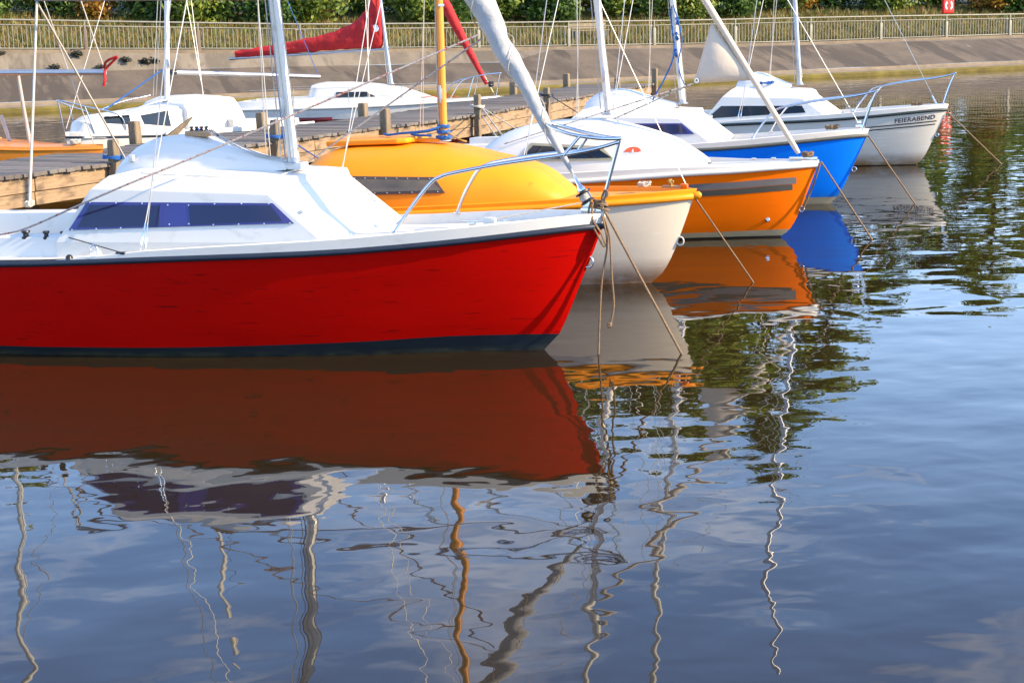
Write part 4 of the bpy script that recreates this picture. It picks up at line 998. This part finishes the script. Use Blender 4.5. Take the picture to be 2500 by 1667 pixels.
m.grid(rows); m.add(rows[0], [tuple(range(7))]); m.add(rows[-1], [tuple(range(7))]); cabA = m.build("cabin", WHITE, boA, bevel=.02, smooth=35)
m = MB(); rows = []
for a, w_, zt_ in ((1.90, .70, 1.13), (1.98, .72, 1.18), (2.25, .74, 1.25), (2.6, .74, 1.255), (2.93, .73, 1.21), (3.03, .72, 1.08), (3.13, .72, .86)):
    rows.append(LL([(a, w_ * 1.02, .66), (a, w_ * .97, zt_ - .10), (a, w_ * .84, zt_), (a, 0, zt_ + .02), (a, -w_ * .84, zt_), (a, -w_ * .97, zt_ - .10), (a, -w_ * 1.02, .66)]))
m.grid(rows); m.add(rows[0], [tuple(range(7))]); m.add(rows[-1], [tuple(range(7))]); m.build("wheelhouse", WHITE, boA, bevel=.03, bseg=3, smooth=40)
def surfA(a, z):
    w_ = lin([(.14, .14), (.24, .24), (.5, .38), (1.2, .55), (2.0, .66)], a); z0 = HA.zs(a); zt_ = z0 + lin([(.14, .05), (.24, .25), (.5, .345), (1.2, .41), (2.0, .49)], a) - .06
    f = max(0, min(1, (z - z0) / (zt_ - z0))); return w_ * (1 - .10 * f)
for sg in (-1, 1):
    for px in (((267, 301), (267, 286), (320, 281), (323, 304)), ((352, 303), (345, 282), (405, 270), (410, 308))):
        Q = [FA.hit(x, y, -.50) for x, y in px]; Q = [(a, max(HA.zs(a) + .05, z)) for a, _, z in Q]
        w = surf_plate(boA, "window", GLASS_K, Q, surfA, -.02, .014, sg, sub=4)
mbA, mdA = (1.99, 0, 1.20), .08
mastA, _ = make_mast(boA, mbA, mdA, 8.6, .042, MASTW)
e0, e1 = FA.hit(425, 177, 0), FA.hit(779, 188, 0)
m = MB(); m.tube(LL([e0, e1]), .04, 12); bmA = m.build("boom", ALU, boA, smooth=60)
m = MB(); m.tube(LL([Vector(e0) + Vector((-.06, 0, 0)), Vector(e0) + Vector((.03, 0, 0))]), .045, 10); m.build("gooseneck", BLACKP, bmA)
wire(boA, e1, mpt(mbA, mdA, 7.5), .006, ROPEBLUE, "topping_lift")
rig(boA, mbA, mdA, 6.0, (2.2, .82, .70), .006)
wire(boA, (.02, 0, .85), mpt(mbA, mdA, 6.2), .006, WIRE, "forestay")
m = MB()
for sg in (1, -1): m.tube(LL(spline([(.85, sg * .46, .78), (.78, sg * .45, 1.0), (.6, sg * .38, 1.10), (.25, sg * .23, 1.20), (-.06, sg * .06, 1.30), (-.08, 0, 1.30)], 6)), .013, 8); m.tube(LL([(.36, sg * .30, .76), (.25, sg * .23, 1.20)]), .013, 8)
m.tube(LL([(-.09, 0, 1.30), (-.02, 0, .80)]), .013, 8); m.build("pulpit", STEEL, boA, smooth=60)
m = MB()
for sg in (1, -1): m.tube(LL(spline([(.9, sg * .42, 1.08), (1.4, sg * .48, 1.20), (2.0, sg * .5, 1.28)], 5)), .012, 8)
m.build("grab_rail", STEEL, boA, smooth=60)
m = MB(); m.tube(LL([(.75, 0, 1.10), (1.95, 0, 1.72)]), .012, 6); m.build("downhaul", ROPEBLUE, boA, smooth=60)
m = MB(); m.lathe(L((1.95, -.90, .66)), (0, 0, -1), [(.001, -.10), (.06, -.07), (.085, 0), (.085, .14), (.06, .20), (.001, .22)], 12); m.build("fender", BLUE2, boA)
# boat B: white with a red bottom, red sail covers
PB = at_z(1226, 233, .72); FBB = Frame(PB, 10, .975, .975)
boB = boat("sailboat", "white sailing boat with red covered boom and red furled jib beyond the jetty", FBB, GRP)
STEMB = [(-.4, .7), (0, .35), (.3, .18), (.72, 0), (.9, -.05)]
HBb = Hull(STEMB, [(-.1, .66), (1.5, .60), (3.5, .55), (7, .53)], [(0, 0), (.15, .11), (.5, .28), (1, .48), (1.8, .75), (3, 1.02), (4.2, 1.12), (7, .95)], [(0, 0), (.5, .15), (1.2, .4), (2.2, .75), (3.4, .95), (7, .8)], 6.5)
small_hull(boB, HBb, WHITE, DARKRED, WHITE2, WHITE, [(-.1, .40), (2, .34), (7, .26)], [(-.1, .05), (7, .05)], strake_r=.03, deck_to=4.6, coam=.06)
m = MB(); rows = []
for a, w_, z1 in ((1.55, .30, .68), (1.9, .42, .80), (2.4, .55, .96), (2.95, .62, 1.05), (3.6, .68, 1.10), (4.2, .72, 1.11), (4.42, .72, 1.08), (4.55, .72, .72)):
    z0 = HBb.zs(a) + .01
    rows.append(LL([(a, w_, z0), (a, w_ * .88, z1 - .07), (a, w_ * .70, z1), (a, 0, z1 + .03), (a, -w_ * .70, z1), (a, -w_ * .88, z1 - .07), (a, -w_, z0)]))
m.grid(rows); m.add(rows[0], [tuple(range(7))]); m.add(rows[-1], [tuple(range(7))]); m.build("cabin", WHITE, boB, bevel=.02, smooth=50)
def surfB(a, z):
    P_ = [(1.55, .30, .68), (1.9, .42, .80), (2.4, .55, .96), (2.95, .62, 1.05), (3.6, .68, 1.10), (4.2, .72, 1.11), (4.42, .72, 1.08)]
    w_ = lin([(p[0], p[1]) for p in P_], a); z1 = lin([(p[0], p[2]) for p in P_], a) - .07; z0 = HBb.zs(a); return w_ * (1 - .12 * max(0, min(1, (z - z0) / max(.01, z1 - z0))))
Q = [FBB.hit(x, y, .55) for x, y in ((917, 236), (895, 224), (824, 225), (822, 238))]; Q = [(a, z) for a, _, z in Q]
for sg in (1, -1): surf_plate(boB, "window", GLASS_K, Q, surfB, -.02, .012, sg, sub=6)
mbBb, mdBb = (2.64, 0, 1.06), .095
mastBb, _ = make_mast(boB, mbBb, mdBb, 8.8, .05, ALU)
bo0, bo1 = Vector(FBB.hit(945, 118, 0)), Vector(FBB.hit(566, 141, 0))
m = MB(); m.tube(LL([bo0 + Vector((-.05, 0, -.02)), bo1 + Vector((.06, 0, -.03))]), .035, 10); bb = m.build("boom", ALU, boB, smooth=60)
topl = [(575, 125), (650, 113), (730, 98), (800, 82), (858, 58), (885, 34), (902, 4), (908, -22)]; botl = [(575, 141), (650, 137), (730, 130), (800, 124), (858, 120), (900, 117), (935, 110), (926, -22)]
m = MB(); rows = []
tp_ = [FBB.hit(x, y, 0) for x, y in topl]; bt_ = [FBB.hit(x, y, 0) for x, y in botl]
for i_, (p, q) in enumerate(zip(spline(tp_, 4), spline(bt_, 4))):
    w_ = .06 + .05 * min(1, i_ / 20); row = []
    for j in range(14):
        t = 2 * math.pi * j / 14; f = .5 + .5 * math.cos(t); c = q + (p - q) * f; row.append(L(c + Vector((0, w_ * math.sin(t) * (1 + .30 * math.sin(i_ * 1.9 + j * .9) + .2 * math.sin(i_ * .7 - j * 2.1)), .014 * math.sin(i_ * 2.3 + j)))))
    rows.append(row)
m.grid(rows, True); m.add(rows[0], [tuple(range(14))]); m.add(rows[-1], [tuple(range(14))]); cov = m.build("sail_cover", REDCLOTH, bb, smooth=60)
p = FBB.hit(916, 70, .12); m = MB(); m.lathe(L(p), L((0, 1, 0)), [(.001, .0), (.085, .0), (.085, -.03), (.001, -.03)], 18); m.build("white_patch", RINGWHITE, cov)
rig(boB, mbBb, mdBb, 6.6, (2.9, 1.02, .62), .007)
jf0, jf1 = Vector((.26, 0, .80)), Vector(mpt(mbBb, mdBb, 6.6))
wire(boB, (.16, 0, .72), jf1, .006, WIRE, "forestay")
def onj(z): return jf0 + (jf1 - jf0) * ((z - jf0.z) / (jf1.z - jf0.z))
m = MB(); m.tube([L(onj(z)) for z in [1.0 + .25 * i for i in range(18)]], lambda f: .045 + .085 * min(1, f * 2.5), 12); m.build("furled_jib", REDCLOTH, boB, smooth=60)
m = MB()
for sg in (1, -1):
    m.tube(LL(spline([(1.35, sg * .55, .66), (1.1, sg * .48, 1.0), (.9, sg * .42, 1.12), (.4, sg * .22, 1.22), (.02, sg * .03, 1.25)], 6)), .014, 8); m.tube(LL([(.75, sg * .38, .66), (.6, sg * .3, 1.18)]), .012, 8)
m.tube(LL([(.03, 0, 1.25), (.14, 0, .68)]), .014, 8); m.build("pulpit", STEEL, boB, smooth=60)
for sg in (1, -1):
    wire(boB, (1.1, sg * .48, 1.04), (5.8, sg * .9, 1.0), .005, WIRE, "guard_wire")
    for a_ in (2.2, 3.4, 4.7): wire(boB, (a_, sg * (HBb.hb(a_, .6) - .06), .6), (a_, sg * (HBb.hb(a_, .6) - .06), 1.03), .010, STEEL, "stanchion")
m = coil(L((.25, .03, .95)), (0, 0, 1), .045, 5, .02, .3); m.build("furling_drum", BLACKP, boB)
m = MB(); m.tube(LL([(1.0 + .2 * i, .25 + .1 * math.sin(i * 1.9), .74 + .13 * (i > 4) * (i - 4) * .35 + .03 * math.sin(i * 2.3)) for i in range(9)]), .011, 6); m.build("red_rope", mat("red_rope", (.55, .05, .02), .8), boB, smooth=60)
m = MB(); m.box(L((4.55, 1.06, .33)), (1.5, .04, .07)); m.build("bathing_ladder", DARKRED, boB, bevel=.01)
# orange dinghy at the left
PO = at_z(252, 355, .80); FOr = Frame(PO, 18)
org = boat("sailboat", "orange dinghy at the left edge with its tip against a mooring post", FOr, GRP)
HOr = Hull([(-.4, .4), (0, .2), (.4, .08), (.8, 0), (.95, -.02)], [(-.1, .74), (1, .75), (2, .80), (5, .80)], [(0, 0), (.2, .09), (.6, .22), (1.2, .42), (2, .62), (3, .75), (5, .7)], [(0, 0), (.5, .1), (1.2, .3), (2.2, .55), (5, .6)], 4.3)
small_hull(org, HOr, ORANGE2, ORANGE2, ORANGE2, ORANGE2, [(-.1, .2), (5, .2)], [(-.1, .055), (5, .06)], strake_r=.014, deck_to=2.6, coam=.12)
mbG = FOr.hit(-34, 180, 0)
mastG, _ = make_mast(org, (mbG[0], 0, .86), .03, 8.0, .045, MASTW)
m = MB(); m.tube(LL([FOr.hit(-34, 178, 0), FOr.hit(257, 177, 0)]), .042, 12); bg_ = m.build("boom", ALU, org, smooth=60)
pe = Vector(FOr.hit(257, 175, .04))
m = MB(); m.tube(LL(spline([pe + Vector((.02, 0, .05)), pe + Vector((-.05, .03, .14)), pe + Vector((-.22, .02, .20)), pe + Vector((-.12, .01, .12)), pe + Vector((.0, 0, .02)), pe + Vector((-.01, .04, -.12)), pe + Vector((.02, .04, -.20))], 6)), .018, 6); m.build("red_strap", REDCLOTH, bg_, smooth=60)
wire(org, pe, FOr.hit(196, -2, 0), .008, ROPEW, "topping_lift")
wire(org, (.15, 0, .82), (mbG[0] + .1, 0, 6.5), .007, ROPEW, "forestay")
for (x0_, y0_, x1_, y1_) in ((44, 186, 74, 352), (2, 282, 23, 344)):
    m = MB(); m.tube(LL([FOr.hit(x0_, y0_, -.1), FOr.hit((x0_ + x1_) / 2 - 2, (y0_ + y1_) / 2 - 8, -.1), FOr.hit(x1_, y1_, -.1)]), .028, 8); m.build("crutch", mat("pale_pole", (.5, .40, .33), .6, var=.3), org, smooth=60)
m = coil(L((.42, .03, .83)), (0, 0, 1), .06, 3, .016, .6); m.build("rope_coil", ROPEW, org, smooth=60)

# ------------------------------------------------------------------ mooring ropes
def mooring(label, pts, r=.009, m_=ROPEB, sag=.0, n=10):
    P = spline(pts, n) if len(pts) > 2 else [Vector(pts[0]).lerp(Vector(pts[1]), i / 10) + Vector((0, 0, -sag * 4 * (i / 10) * (1 - i / 10))) for i in range(11)]
    b = MB(); b.tube(P, r, 7); o = b.build("mooring_rope", m_, None, smooth=60)
    return tag(o, label, "rope", "mooring ropes of the boats")
G_ = "mooring ropes of the boats"
def uw(P, Q, d=.25):
    """carry a rope on below the surface"""
    P, Q = Vector(P), Vector(Q); return Q + (Q - P).normalized() * d
p = FR.world(-.51, .02, 1.03); q = at_z(1664, 864, 0); mooring("taut brown rope running from the red bow out into the water", [p, uw(p, q)], .0095, sag=.0)
p = FR.world(-.50, .03, 1.0)
q = at_wy(1461, 853, p.y - .03); mooring("brown rope hanging straight from the red bow down into the water", [p, FR.world(-.53, .03, .8), Vector((q.x + .03, q.y, .5)), Vector((q.x, q.y, 0)), Vector((q.x, q.y, -.25))], .0075)
q = at_wy(1489, 797, p.y - .04)
o = mooring("short brown rope end with a knot dangling at the red bow", [p, FR.world(-.55, .04, .85), Vector((q.x + .02, q.y, .55)), Vector((q.x + .03, q.y, .35)), q], .0075)
kn = coil(q, (0, .3, 1), .010, 3, .008, .4); kn.build("knot", ROPEB, o, smooth=60)
# lashing on the red bow
la = MB()
for i_, (da, dz, rr_) in enumerate(((-.47, 1.07, .045), (-.475, 1.045, .05), (-.47, 1.09, .04))):
    ps = [L((da + rr_ * math.cos(t) * 1.2, rr_ * .7 * math.sin(t), dz + .012 * math.sin(t + i_))) for t in [2 * math.pi * j / 14 for j in range(15)]]; la.tube(ps, .010, 6)
la.tube(LL(spline([(-.49, .03, 1.10), (-.54, .03, 1.15), (-.52, .02, 1.18), (-.49, .02, 1.13), (-.50, .03, 1.05)], 6)), .008, 6)
la.tube(LL(spline([(-.42, .05, 1.12), (-.40, .07, 1.0), (-.47, .07, .86), (-.51, .05, .78), (-.53, .04, .84), (-.50, .05, 1.0)], 6)), .008, 6)
la.tube(LL(spline([(-.43, .06, 1.10), (-.43, .07, .98), (-.49, .06, .88), (-.52, .05, .80)], 6)), .008, 6)
la.build("bow_lashing", ROPEB, red, smooth=60)
p = FY_.world(-.44, 0, .76); q = at_z(1839, 689, 0); mooring("brown rope running from the yellow bow down into the water", [p, uw(p, q)], .008)
p = FO.world(-.44, 0, .80); q = at_z(2129, 585, 0); mooring("brown rope running from the orange bow tip into the water", [p, p.lerp(q, .2) + Vector((0, 0, .0)), q, uw(p, q)], .010)
mooring("brown rope tied down from the orange bow tip to its stem ring", [FO.world(-.44, 0.02, .80), FO.world(-.36, .02, .55), FO.world(-.25, .01, .30)], .011)
p = FB.world(-.47, 0, .84); q = at_z(2234, 498, 0); mooring("brown rope running from the blue bow into the water", [p, uw(p, q)], .010)
p = FW_.world(-.47, 0, .80); q = at_z(2445, 401, 0); mooring("brown rope running from the bow lettered FEIERABEND into the water", [p, uw(p, q)], .011)
# lines of the yellow boom, made fast on the red boat's far coaming and the jetty
yb = FY_.world(*FY_.hit(90, 6, 0))
q = FR.world(*FR.hit(72, 503, -.90)); q.z += .0
o = mooring("pale rope hanging from the boom end to the red boat's far coaming", [yb, q], .013, ROPEW)
kn = coil(q, (0, 0, 1), .03, 3, .012, .6); kn.build("knot", ROPEW, o, smooth=60)
q = at_z(330, 440, .2); q = at_wy(306, 388, 18.5)
mooring("pale rope slanting from the boom end down behind the red boat's hatch", [yb, q + (q - yb) * .25], .011, ROPEW)
# lines on the posts
for px, mt, lab in ((267, ROPEBLUE, "blue and white line wound round the post at the left edge"), (660, ROPEBLUE, "blue line wound round the post behind the red boat's mast"), (1155, ROPEW, "pale line wound round the post right of the yellow mast"), (1328, BLACKP, "black line wound round the post right of the furled grey jib")):
    o_, pos, z_ = posts[px]; m = coil(Vector((pos.x, pos.y, ZP + (.05 if px < 700 else .12))), (0.1, 0, 1), .135, 3, .012, .15)
    e_ = Vector((pos.x + .9, pos.y - .35, .30)); m.tube(spline([Vector((pos.x + .12, pos.y - .08, ZP + .1)), Vector((pos.x + .5, pos.y - .25, .55)), e_], 5), .010, 6)
    tag(m.build("mooring_rope", mt, None, smooth=60), lab, "rope", G_)
o_, pos, z_ = posts[1155]; q = FO.world(3.0, -.9, .75)
for dz, lab in ((.0, "upper slack pale rope from a post to the orange boat's stern"), (-.16, "lower slack pale rope from a post to the orange boat's stern")):
    p = Vector((pos.x + .1, pos.y - .05, z_ - .25 + dz)); mooring(lab, [p, (p + q) / 2 + Vector((0, 0, -.18 + dz * .3)), q], .012, ROPEW)

# ------------------------------------------------------------------ railing, bench, lifebuoy
rail = tag(empty("railing", (0, 0, 0)), "galvanised railing along the top of the concrete bank", "railing")
pxs = [-330, -60, 208, 484, 733, 930, 1168, 1388, 1597, 1795, 1979, 2150, 2310, 2465, 2610]
rail.matrix_world = BANK_M @ Matrix.Translation((0, FY, 0))
px_x = [at_y(px, 80, FY).x for px in pxs]
for i_, x in enumerate(px_x):
    b = MB(); z0, z1 = zb(x), zt(x); hgt = z1 - z0
    b.box((x, 0, z0 + hgt * .36 - .1), (.11, .11, hgt * .72 + .2)); po = b.build("railing_post", POSTBR if i_ < 5 else GALV, rail, bevel=.008)
    b = MB(); b.box((x, -.01, z0 + hgt * .82), (.045, .045, hgt * .36)); b.build("post_head", GALV, po)
    if i_ == len(px_x) - 1: break
    x2 = px_x[i_ + 1]
    b = MB(); b.tube([(x, 0, zt(x)), ((x + x2) / 2, 0, zt((x + x2) / 2)), (x2, 0, zt(x2))], .030, 8); b.build("handrail", GALV, rail, smooth=60)
    xa, xb = x + .16, x2 - .16; za0, za1 = zb(xa) + .07, zt(xa) - .17; zb0, zb1 = zb(xb) + .07, zt(xb) - .17; rr = .08
    fr = spline([(xa, 0, za0 + rr), (xa, 0, za1 - rr), (xa + rr * .3, 0, za1 - rr * .3), (xa + rr, 0, za1), (xb - rr, 0, zb1), (xb - rr * .3, 0, zb1 - rr * .3), (xb, 0, zb1 - rr), (xb, 0, zb0 + rr), (xb - rr * .3, 0, zb0 + rr * .3), (xb - rr, 0, zb0), (xa + rr, 0, za0), (xa + rr * .3, 0, za0 + rr * .3), (xa, 0, za0 + rr)], 3)
    b = MB(); b.tube(fr, .026, 6, cap=False); fo = b.build("panel_frame", GALV, rail, smooth=60)
    nb = 22; b = MB()
    for j in range(1, nb):
        f = j / nb; xx = xa + (xb - xa) * f; b.tube([(xx, 0, za0 + (zb0 - za0) * f), (xx, 0, za1 + (zb1 - za1) * f)], .0135, 5, cap=False)
    b.build("railing_bars", GALV, fo, smooth=60)
# bench on the grass
bx0, bx1 = at_y(1392, 80, FY + 3).x, at_y(1484, 80, FY + 3).x; bz0 = gz((bx0 + bx1) / 2, FY + 3)
bench = tag(empty("park_bench", (0, 0, 0)), "wooden park bench on the grass behind the railing", "bench")
bench.matrix_world = BANK_M @ Matrix.Translation(((bx0 + bx1) / 2, FY + 3, bz0)); BW = bx1 - bx0; BWOOD = mat("bench_slats", (.33, .25, .14), .8, var=.4)
for z, y_ in ((.80, .22), (.68, .20), (.56, .18), (.45, .10), (.45, -.03), (.45, -.16)):
    b = MB(); b.box((0, y_, z), (BW, .10 if z < .5 else .035, .035 if z < .5 else .09)); b.build("slat", BWOOD, bench, bevel=.006)
for sg in (-1, 1):
    b = MB(); b.box((sg * BW * .36, 0, .21), (.22, .42, .42)); b.box((sg * BW * .36, .22, .55), (.10, .05, .6)); b.build("leg", mat("bench_concrete", (.10, .10, .095), .9), bench, bevel=.01)
# lifebuoy station
lx = at_y(2314, 20, FY + .5).x; lz = at_y(2314, 34, FY + .5).z
lb = tag(empty("lifebuoy_box", (0, 0, 0)), "red lifebuoy box with a white ring mark above the railing", "lifebuoy")
lb.matrix_world = BANK_M @ Matrix.Translation((lx, FY + .5, zb(lx)))
b = MB(); b.tube([(0, .1, -.1), (0, .1, lz - zb(lx) + .5)], .035, 8); b.build("pole", GALV, lb)
b = MB(); b.box((0, 0, lz - zb(lx) + .36), (.54, .16, .72)); bxo = b.build("box", RINGRED, lb, bevel=.06, bseg=3)
for a0, a1 in ((R(-55), R(55)), (R(125), R(235))):
    m = MB(); cz = lz - zb(lx) + .33; rows = []
    for i_ in range(13):
        t = a0 + (a1 - a0) * i_ / 12; rows.append([Vector((math.cos(t) * r_, -.084, cz + math.sin(t) * r_ * 1.15)) for r_ in (.115, .135, .16, .185)])
    m.grid(rows); m.build("ring_mark", RINGWHITE, bxo)

# ------------------------------------------------------------------ weeds on the bank
def leafcloud(name, lobes, n, size, m_, seed, shell=.55):
    rnd = random.Random(seed); v = []; f = []
    vol = [l[1][0] * l[1][1] * l[1][2] for l in lobes]; tot = sum(vol)
    for (c, r), vv in zip(lobes, vol):
        for _ in range(max(8, int(n * vv / tot))):
            d = Vector((rnd.gauss(0, 1), rnd.gauss(0, 1), rnd.gauss(0, 1))).normalized(); k = (shell + (1 - shell) * rnd.random()) * (1 + .15 * rnd.gauss(0, 1))
            p = Vector((c[0] + d.x * r[0] * k, c[1] + d.y * r[1] * k, c[2] + d.z * r[2] * k))
            nn = (d + Vector((rnd.gauss(0, .6), rnd.gauss(0, .6), rnd.gauss(0, .6) + .3))).normalized(); a = nn.orthogonal().normalized()
            a = (a * math.cos(rnd.random() * 6.3) + nn.cross(a) * math.sin(rnd.random() * 6.3)).normalized(); b = nn.cross(a); s_ = size * rnd.uniform(.6, 1.4)
            o = len(v); v += [tuple(p - a * s_ * .5), tuple(p + b * s_ * .28), tuple(p + a * s_ * .6), tuple(p - b * s_ * .28)]; f.append((o, o + 1, o + 2, o + 3))
    me = bpy.data.meshes.new(name); me.from_pydata(v, [], f); me.materials.append(m_); return me
WEED = leaf_mat("dry_dark_weed", [(.02, .022, .012), (.04, .04, .018), (.07, .055, .03)], .1)
WD = leafcloud("weed_tuft", [((0, 0, .08), (.22, .14, .09)), ((.18, .05, .06), (.12, .1, .06))], 160, .09, WEED, 3, .2)
for i_, (px, py, dsc) in enumerate(((60, 158, "low dark weed"), (134, 152, "broad dark weed"), (186, 138, "high dark weed"), (246, 152, "flat dark weed"), (306, 145, "small dark weed"), (362, 148, "ragged dark weed"), (5, 136, "half hidden dark weed"))):
    y_ = FY - .35 - (py - 136) * .028; P_ = at_y(px, py, y_); x = P_.x
    zz = min(zmid(x), zb(x) - .1) + ((zb(x) - .07) - min(zmid(x), zb(x) - .1)) * (y_ - FY + .9) / .6
    o = link("weed_tuft", WD, None); o.location = BANK_M @ Vector((x, y_, zz - .02)); o.rotation_euler = (0, 0, i_ * 1.3); s_ = .9 + .25 * ((i_ * 7) % 3); o.scale = (s_, s_, s_)
    tag(o, "%s on the pale slab below the railing, %s from the left" % (dsc, ["second", "third", "fourth", "fifth", "sixth", "seventh", "first"][i_]), "weed", "weeds on the bank slab")

# ------------------------------------------------------------------ grass, bushes, trees
rnd = random.Random(11); v = []; f = []
for i_ in range(26000):
    y = FY + .5 + rnd.random() ** 1.2 * 9.5; x = rnd.uniform(-19, 33); z = gz(x, y)
    h = rnd.uniform(.12, .38); an = rnd.random() * 6.3; dx_, dy_ = math.cos(an) * .03, math.sin(an) * .03; lx_, ly_ = rnd.gauss(0, .10), rnd.gauss(0, .10)
    for k_ in range(2):
        o = len(v); ox, oy = rnd.gauss(0, .05), rnd.gauss(0, .05)
        v += [(x + ox - dx_, y + oy - dy_, z - .02), (x + ox + dx_, y + oy + dy_, z - .02), (x + ox + lx_, y + oy + ly_, z + h)]; f.append((o, o + 1, o + 2))
me = bpy.data.meshes.new("grass"); me.from_pydata(v, [], f); me.materials.append(GRASS); tag(bank(link("grass", me)), "long green and straw coloured grass on the slope behind the railing", "grass", kind="stuff")

def bush_lobes(seed, w, h):
    r = random.Random(seed); return [((r.uniform(-w, w) * .7, r.uniform(-w, w) * .5, h * r.uniform(.25, .8)), (w * r.uniform(.3, .5), w * r.uniform(.3, .5), h * r.uniform(.16, .3))) for _ in range(11)] + [((0, 0, h * .35), (w * .8, w * .6, h * .4))]
BUSH = {"dark": [leafcloud("bush", bush_lobes(s_, 1.5, 2.6), 3600, .17, LEAF_D, s_, .35) for s_ in (1, 2)],
        "light": [leafcloud("bush", bush_lobes(s_, 1.4, 2.4), 3200, .16, LEAF_L, s_, .35) for s_ in (3, 4)],
        "autumn": [leafcloud("bush", bush_lobes(5, 1.3, 2.2), 2600, .15, LEAF_A, 5, .35)]}
PN = ["first", "second", "third", "fourth", "fifth", "sixth", "seventh", "eighth", "ninth", "tenth", "eleventh", "twelfth"]
inpan = [i_ for i_, px in enumerate(pxs) if px > -200]
def panel_of(x):
    k_ = max(0, sum(1 for xx in px_x[2:] if xx < x)); return PN[min(k_, 11)]
spec = []
rb = random.Random(21)
kinds = "dark light dark autumn light dark light dark autumn dark light dark dark light autumn dark light dark light dark dark autumn light dark light dark dark light dark autumn dark light dark light dark autumn dark light dark dark".split()
x = -24.0
for i_, kd in enumerate(kinds):
    spec.append((x, FY + rb.uniform(7.5, 11.0), kd, rb.uniform(.9, 1.4))); x += rb.uniform(1.2, 1.8)
used = set(); ADJ = {"dark": "dark green", "light": "bright green", "autumn": "orange and yellow"}
for i_, (x, y, kd, sc_) in enumerate(spec):
    o = link("bush", BUSH[kd][i_ % len(BUSH[kd])]); o.location = BANK_M @ Vector((x, y, gz(x, y) - .1)); o.rotation_euler = (0, 0, i_ * 2.1); o.scale = (sc_ * 1.1, sc_, sc_)
    q = BANK_M @ Vector((x, y, 3)); pxx = CX + FPX * (q - CP).dot(CR) / (q - CP).dot(FW); _d = BANK_I @ q - BANK_I @ CP; xf = (BANK_I @ CP).x + _d.x * (FY - (BANK_I @ CP).y) / _d.y
    pos_ = "beyond the left edge of the railing" if pxx < 0 else ("beyond the right edge of the railing" if pxx > 2500 else "behind the %s railing panel from the left" % panel_of(xf))
    size = "tall" if sc_ > 1.18 else ("low" if sc_ < 1.0 else "middling")
    lab = "%s %s bush %s" % (size, ADJ[kd], pos_); n_ = 2
    while lab in used: lab = "%s %s bush %s, the one farther right" % (size, ADJ[kd], pos_) if n_ == 2 else "%s %s bush %s, rightmost of its kind" % (size, ADJ[kd], pos_); n_ += 1
    used.add(lab); tag(o, lab, "bush", "bushes behind the railing")

def tree_lobes(seed, R_, h):
    r = random.Random(seed); out = []
    for _ in range(34):
        t = r.random(); z = h * (.12 + .86 * t); w = R_ * (math.sin(math.pi * min(1, .18 + .80 * t)) ** .7); an = r.random() * 6.3; d = w * r.uniform(.25, .9)
        s_ = R_ * r.uniform(.20, .40); out.append(((math.cos(an) * d, math.sin(an) * d, z), (s_ * 1.15, s_ * 1.15, s_ * .75)))
    return out
PROTO = []
for s_ in range(5):
    lobes = tree_lobes(40 + s_, 4.0, 16.0); crown = leafcloud("crown", lobes, 8500, .42, LEAF_T if s_ % 2 else LEAF_D, 60 + s_, .25)
    m = MB(); m.tube([(0, 0, -.4), (.1, 0, 4), (-.1, .1, 9), (.05, 0, 14.6)], [.30, .24, .15, .04], 9); rr_ = random.Random(s_)
    for c, r_ in lobes[::4]:
        z0 = max(1.5, c[2] - 2.2); m.tube([(0, 0, z0), (c[0] * .5, c[1] * .5, z0 + 1.0), (c[0] * .9, c[1] * .9, c[2])], [.10, .07, .02], 6)
    PROTO.append((crown, m.mesh("trunk", BARK, smooth=60)))
tr_spec = [(-260, 66, 14.5), (-40, 70, 16), (150, 65, 13.5), (330, 71, 16), (520, 66, 14), (700, 72, 16.5), (880, 66, 14), (1050, 70, 16), (1230, 66, 15), (1390, 66, 17.5), (1560, 68, 16.5), (1720, 65, 17.5), (1880, 67, 18.5), (2030, 66, 15.5), (2180, 64, 11.0), (2310, 67, 10.0), (2440, 64, 11.5), (2600, 68, 12), (2780, 66, 13)]
for i_, (px, y, h) in enumerate(tr_spec):
    y = y - 49 + FY; x = at_y(px, 0, y).x; zg = gz(x, ys[-1]) + .05 * ((y - ys[-1]) / 6) ** 2
    o = empty("tree", BANK_M @ Vector((x, y, zg - .3)), i_ * 1.7); sc_ = h / 16.0 * (1.0 - .02 * (i_ % 3)); w_ = (.95 + .1 * (i_ % 4)) * (1 if h > 13 else .9)
    c_, t_ = PROTO[i_ % 5]
    for nm, me in (("crown", c_), ("trunk", t_)):
        q = link(nm, me, o); q.scale = (w_, w_, sc_)
    if px < 0: pos_ = "beyond the left edge" if i_ else "farthest beyond the left edge"
    elif px > 2500: pos_ = "beyond the right edge" if px < 2700 else "farthest beyond the right edge"
    else: pos_ = "%s from the left of those in view" % PN[i_ - 2] if i_ - 2 < 12 else "%s from the right of those in view" % PN[16 - i_]
    tag(o, "%s tree on the wooded bank, %s" % ("tall green" if h > 14 else "lower green", pos_), "tree", "trees on the far bank")
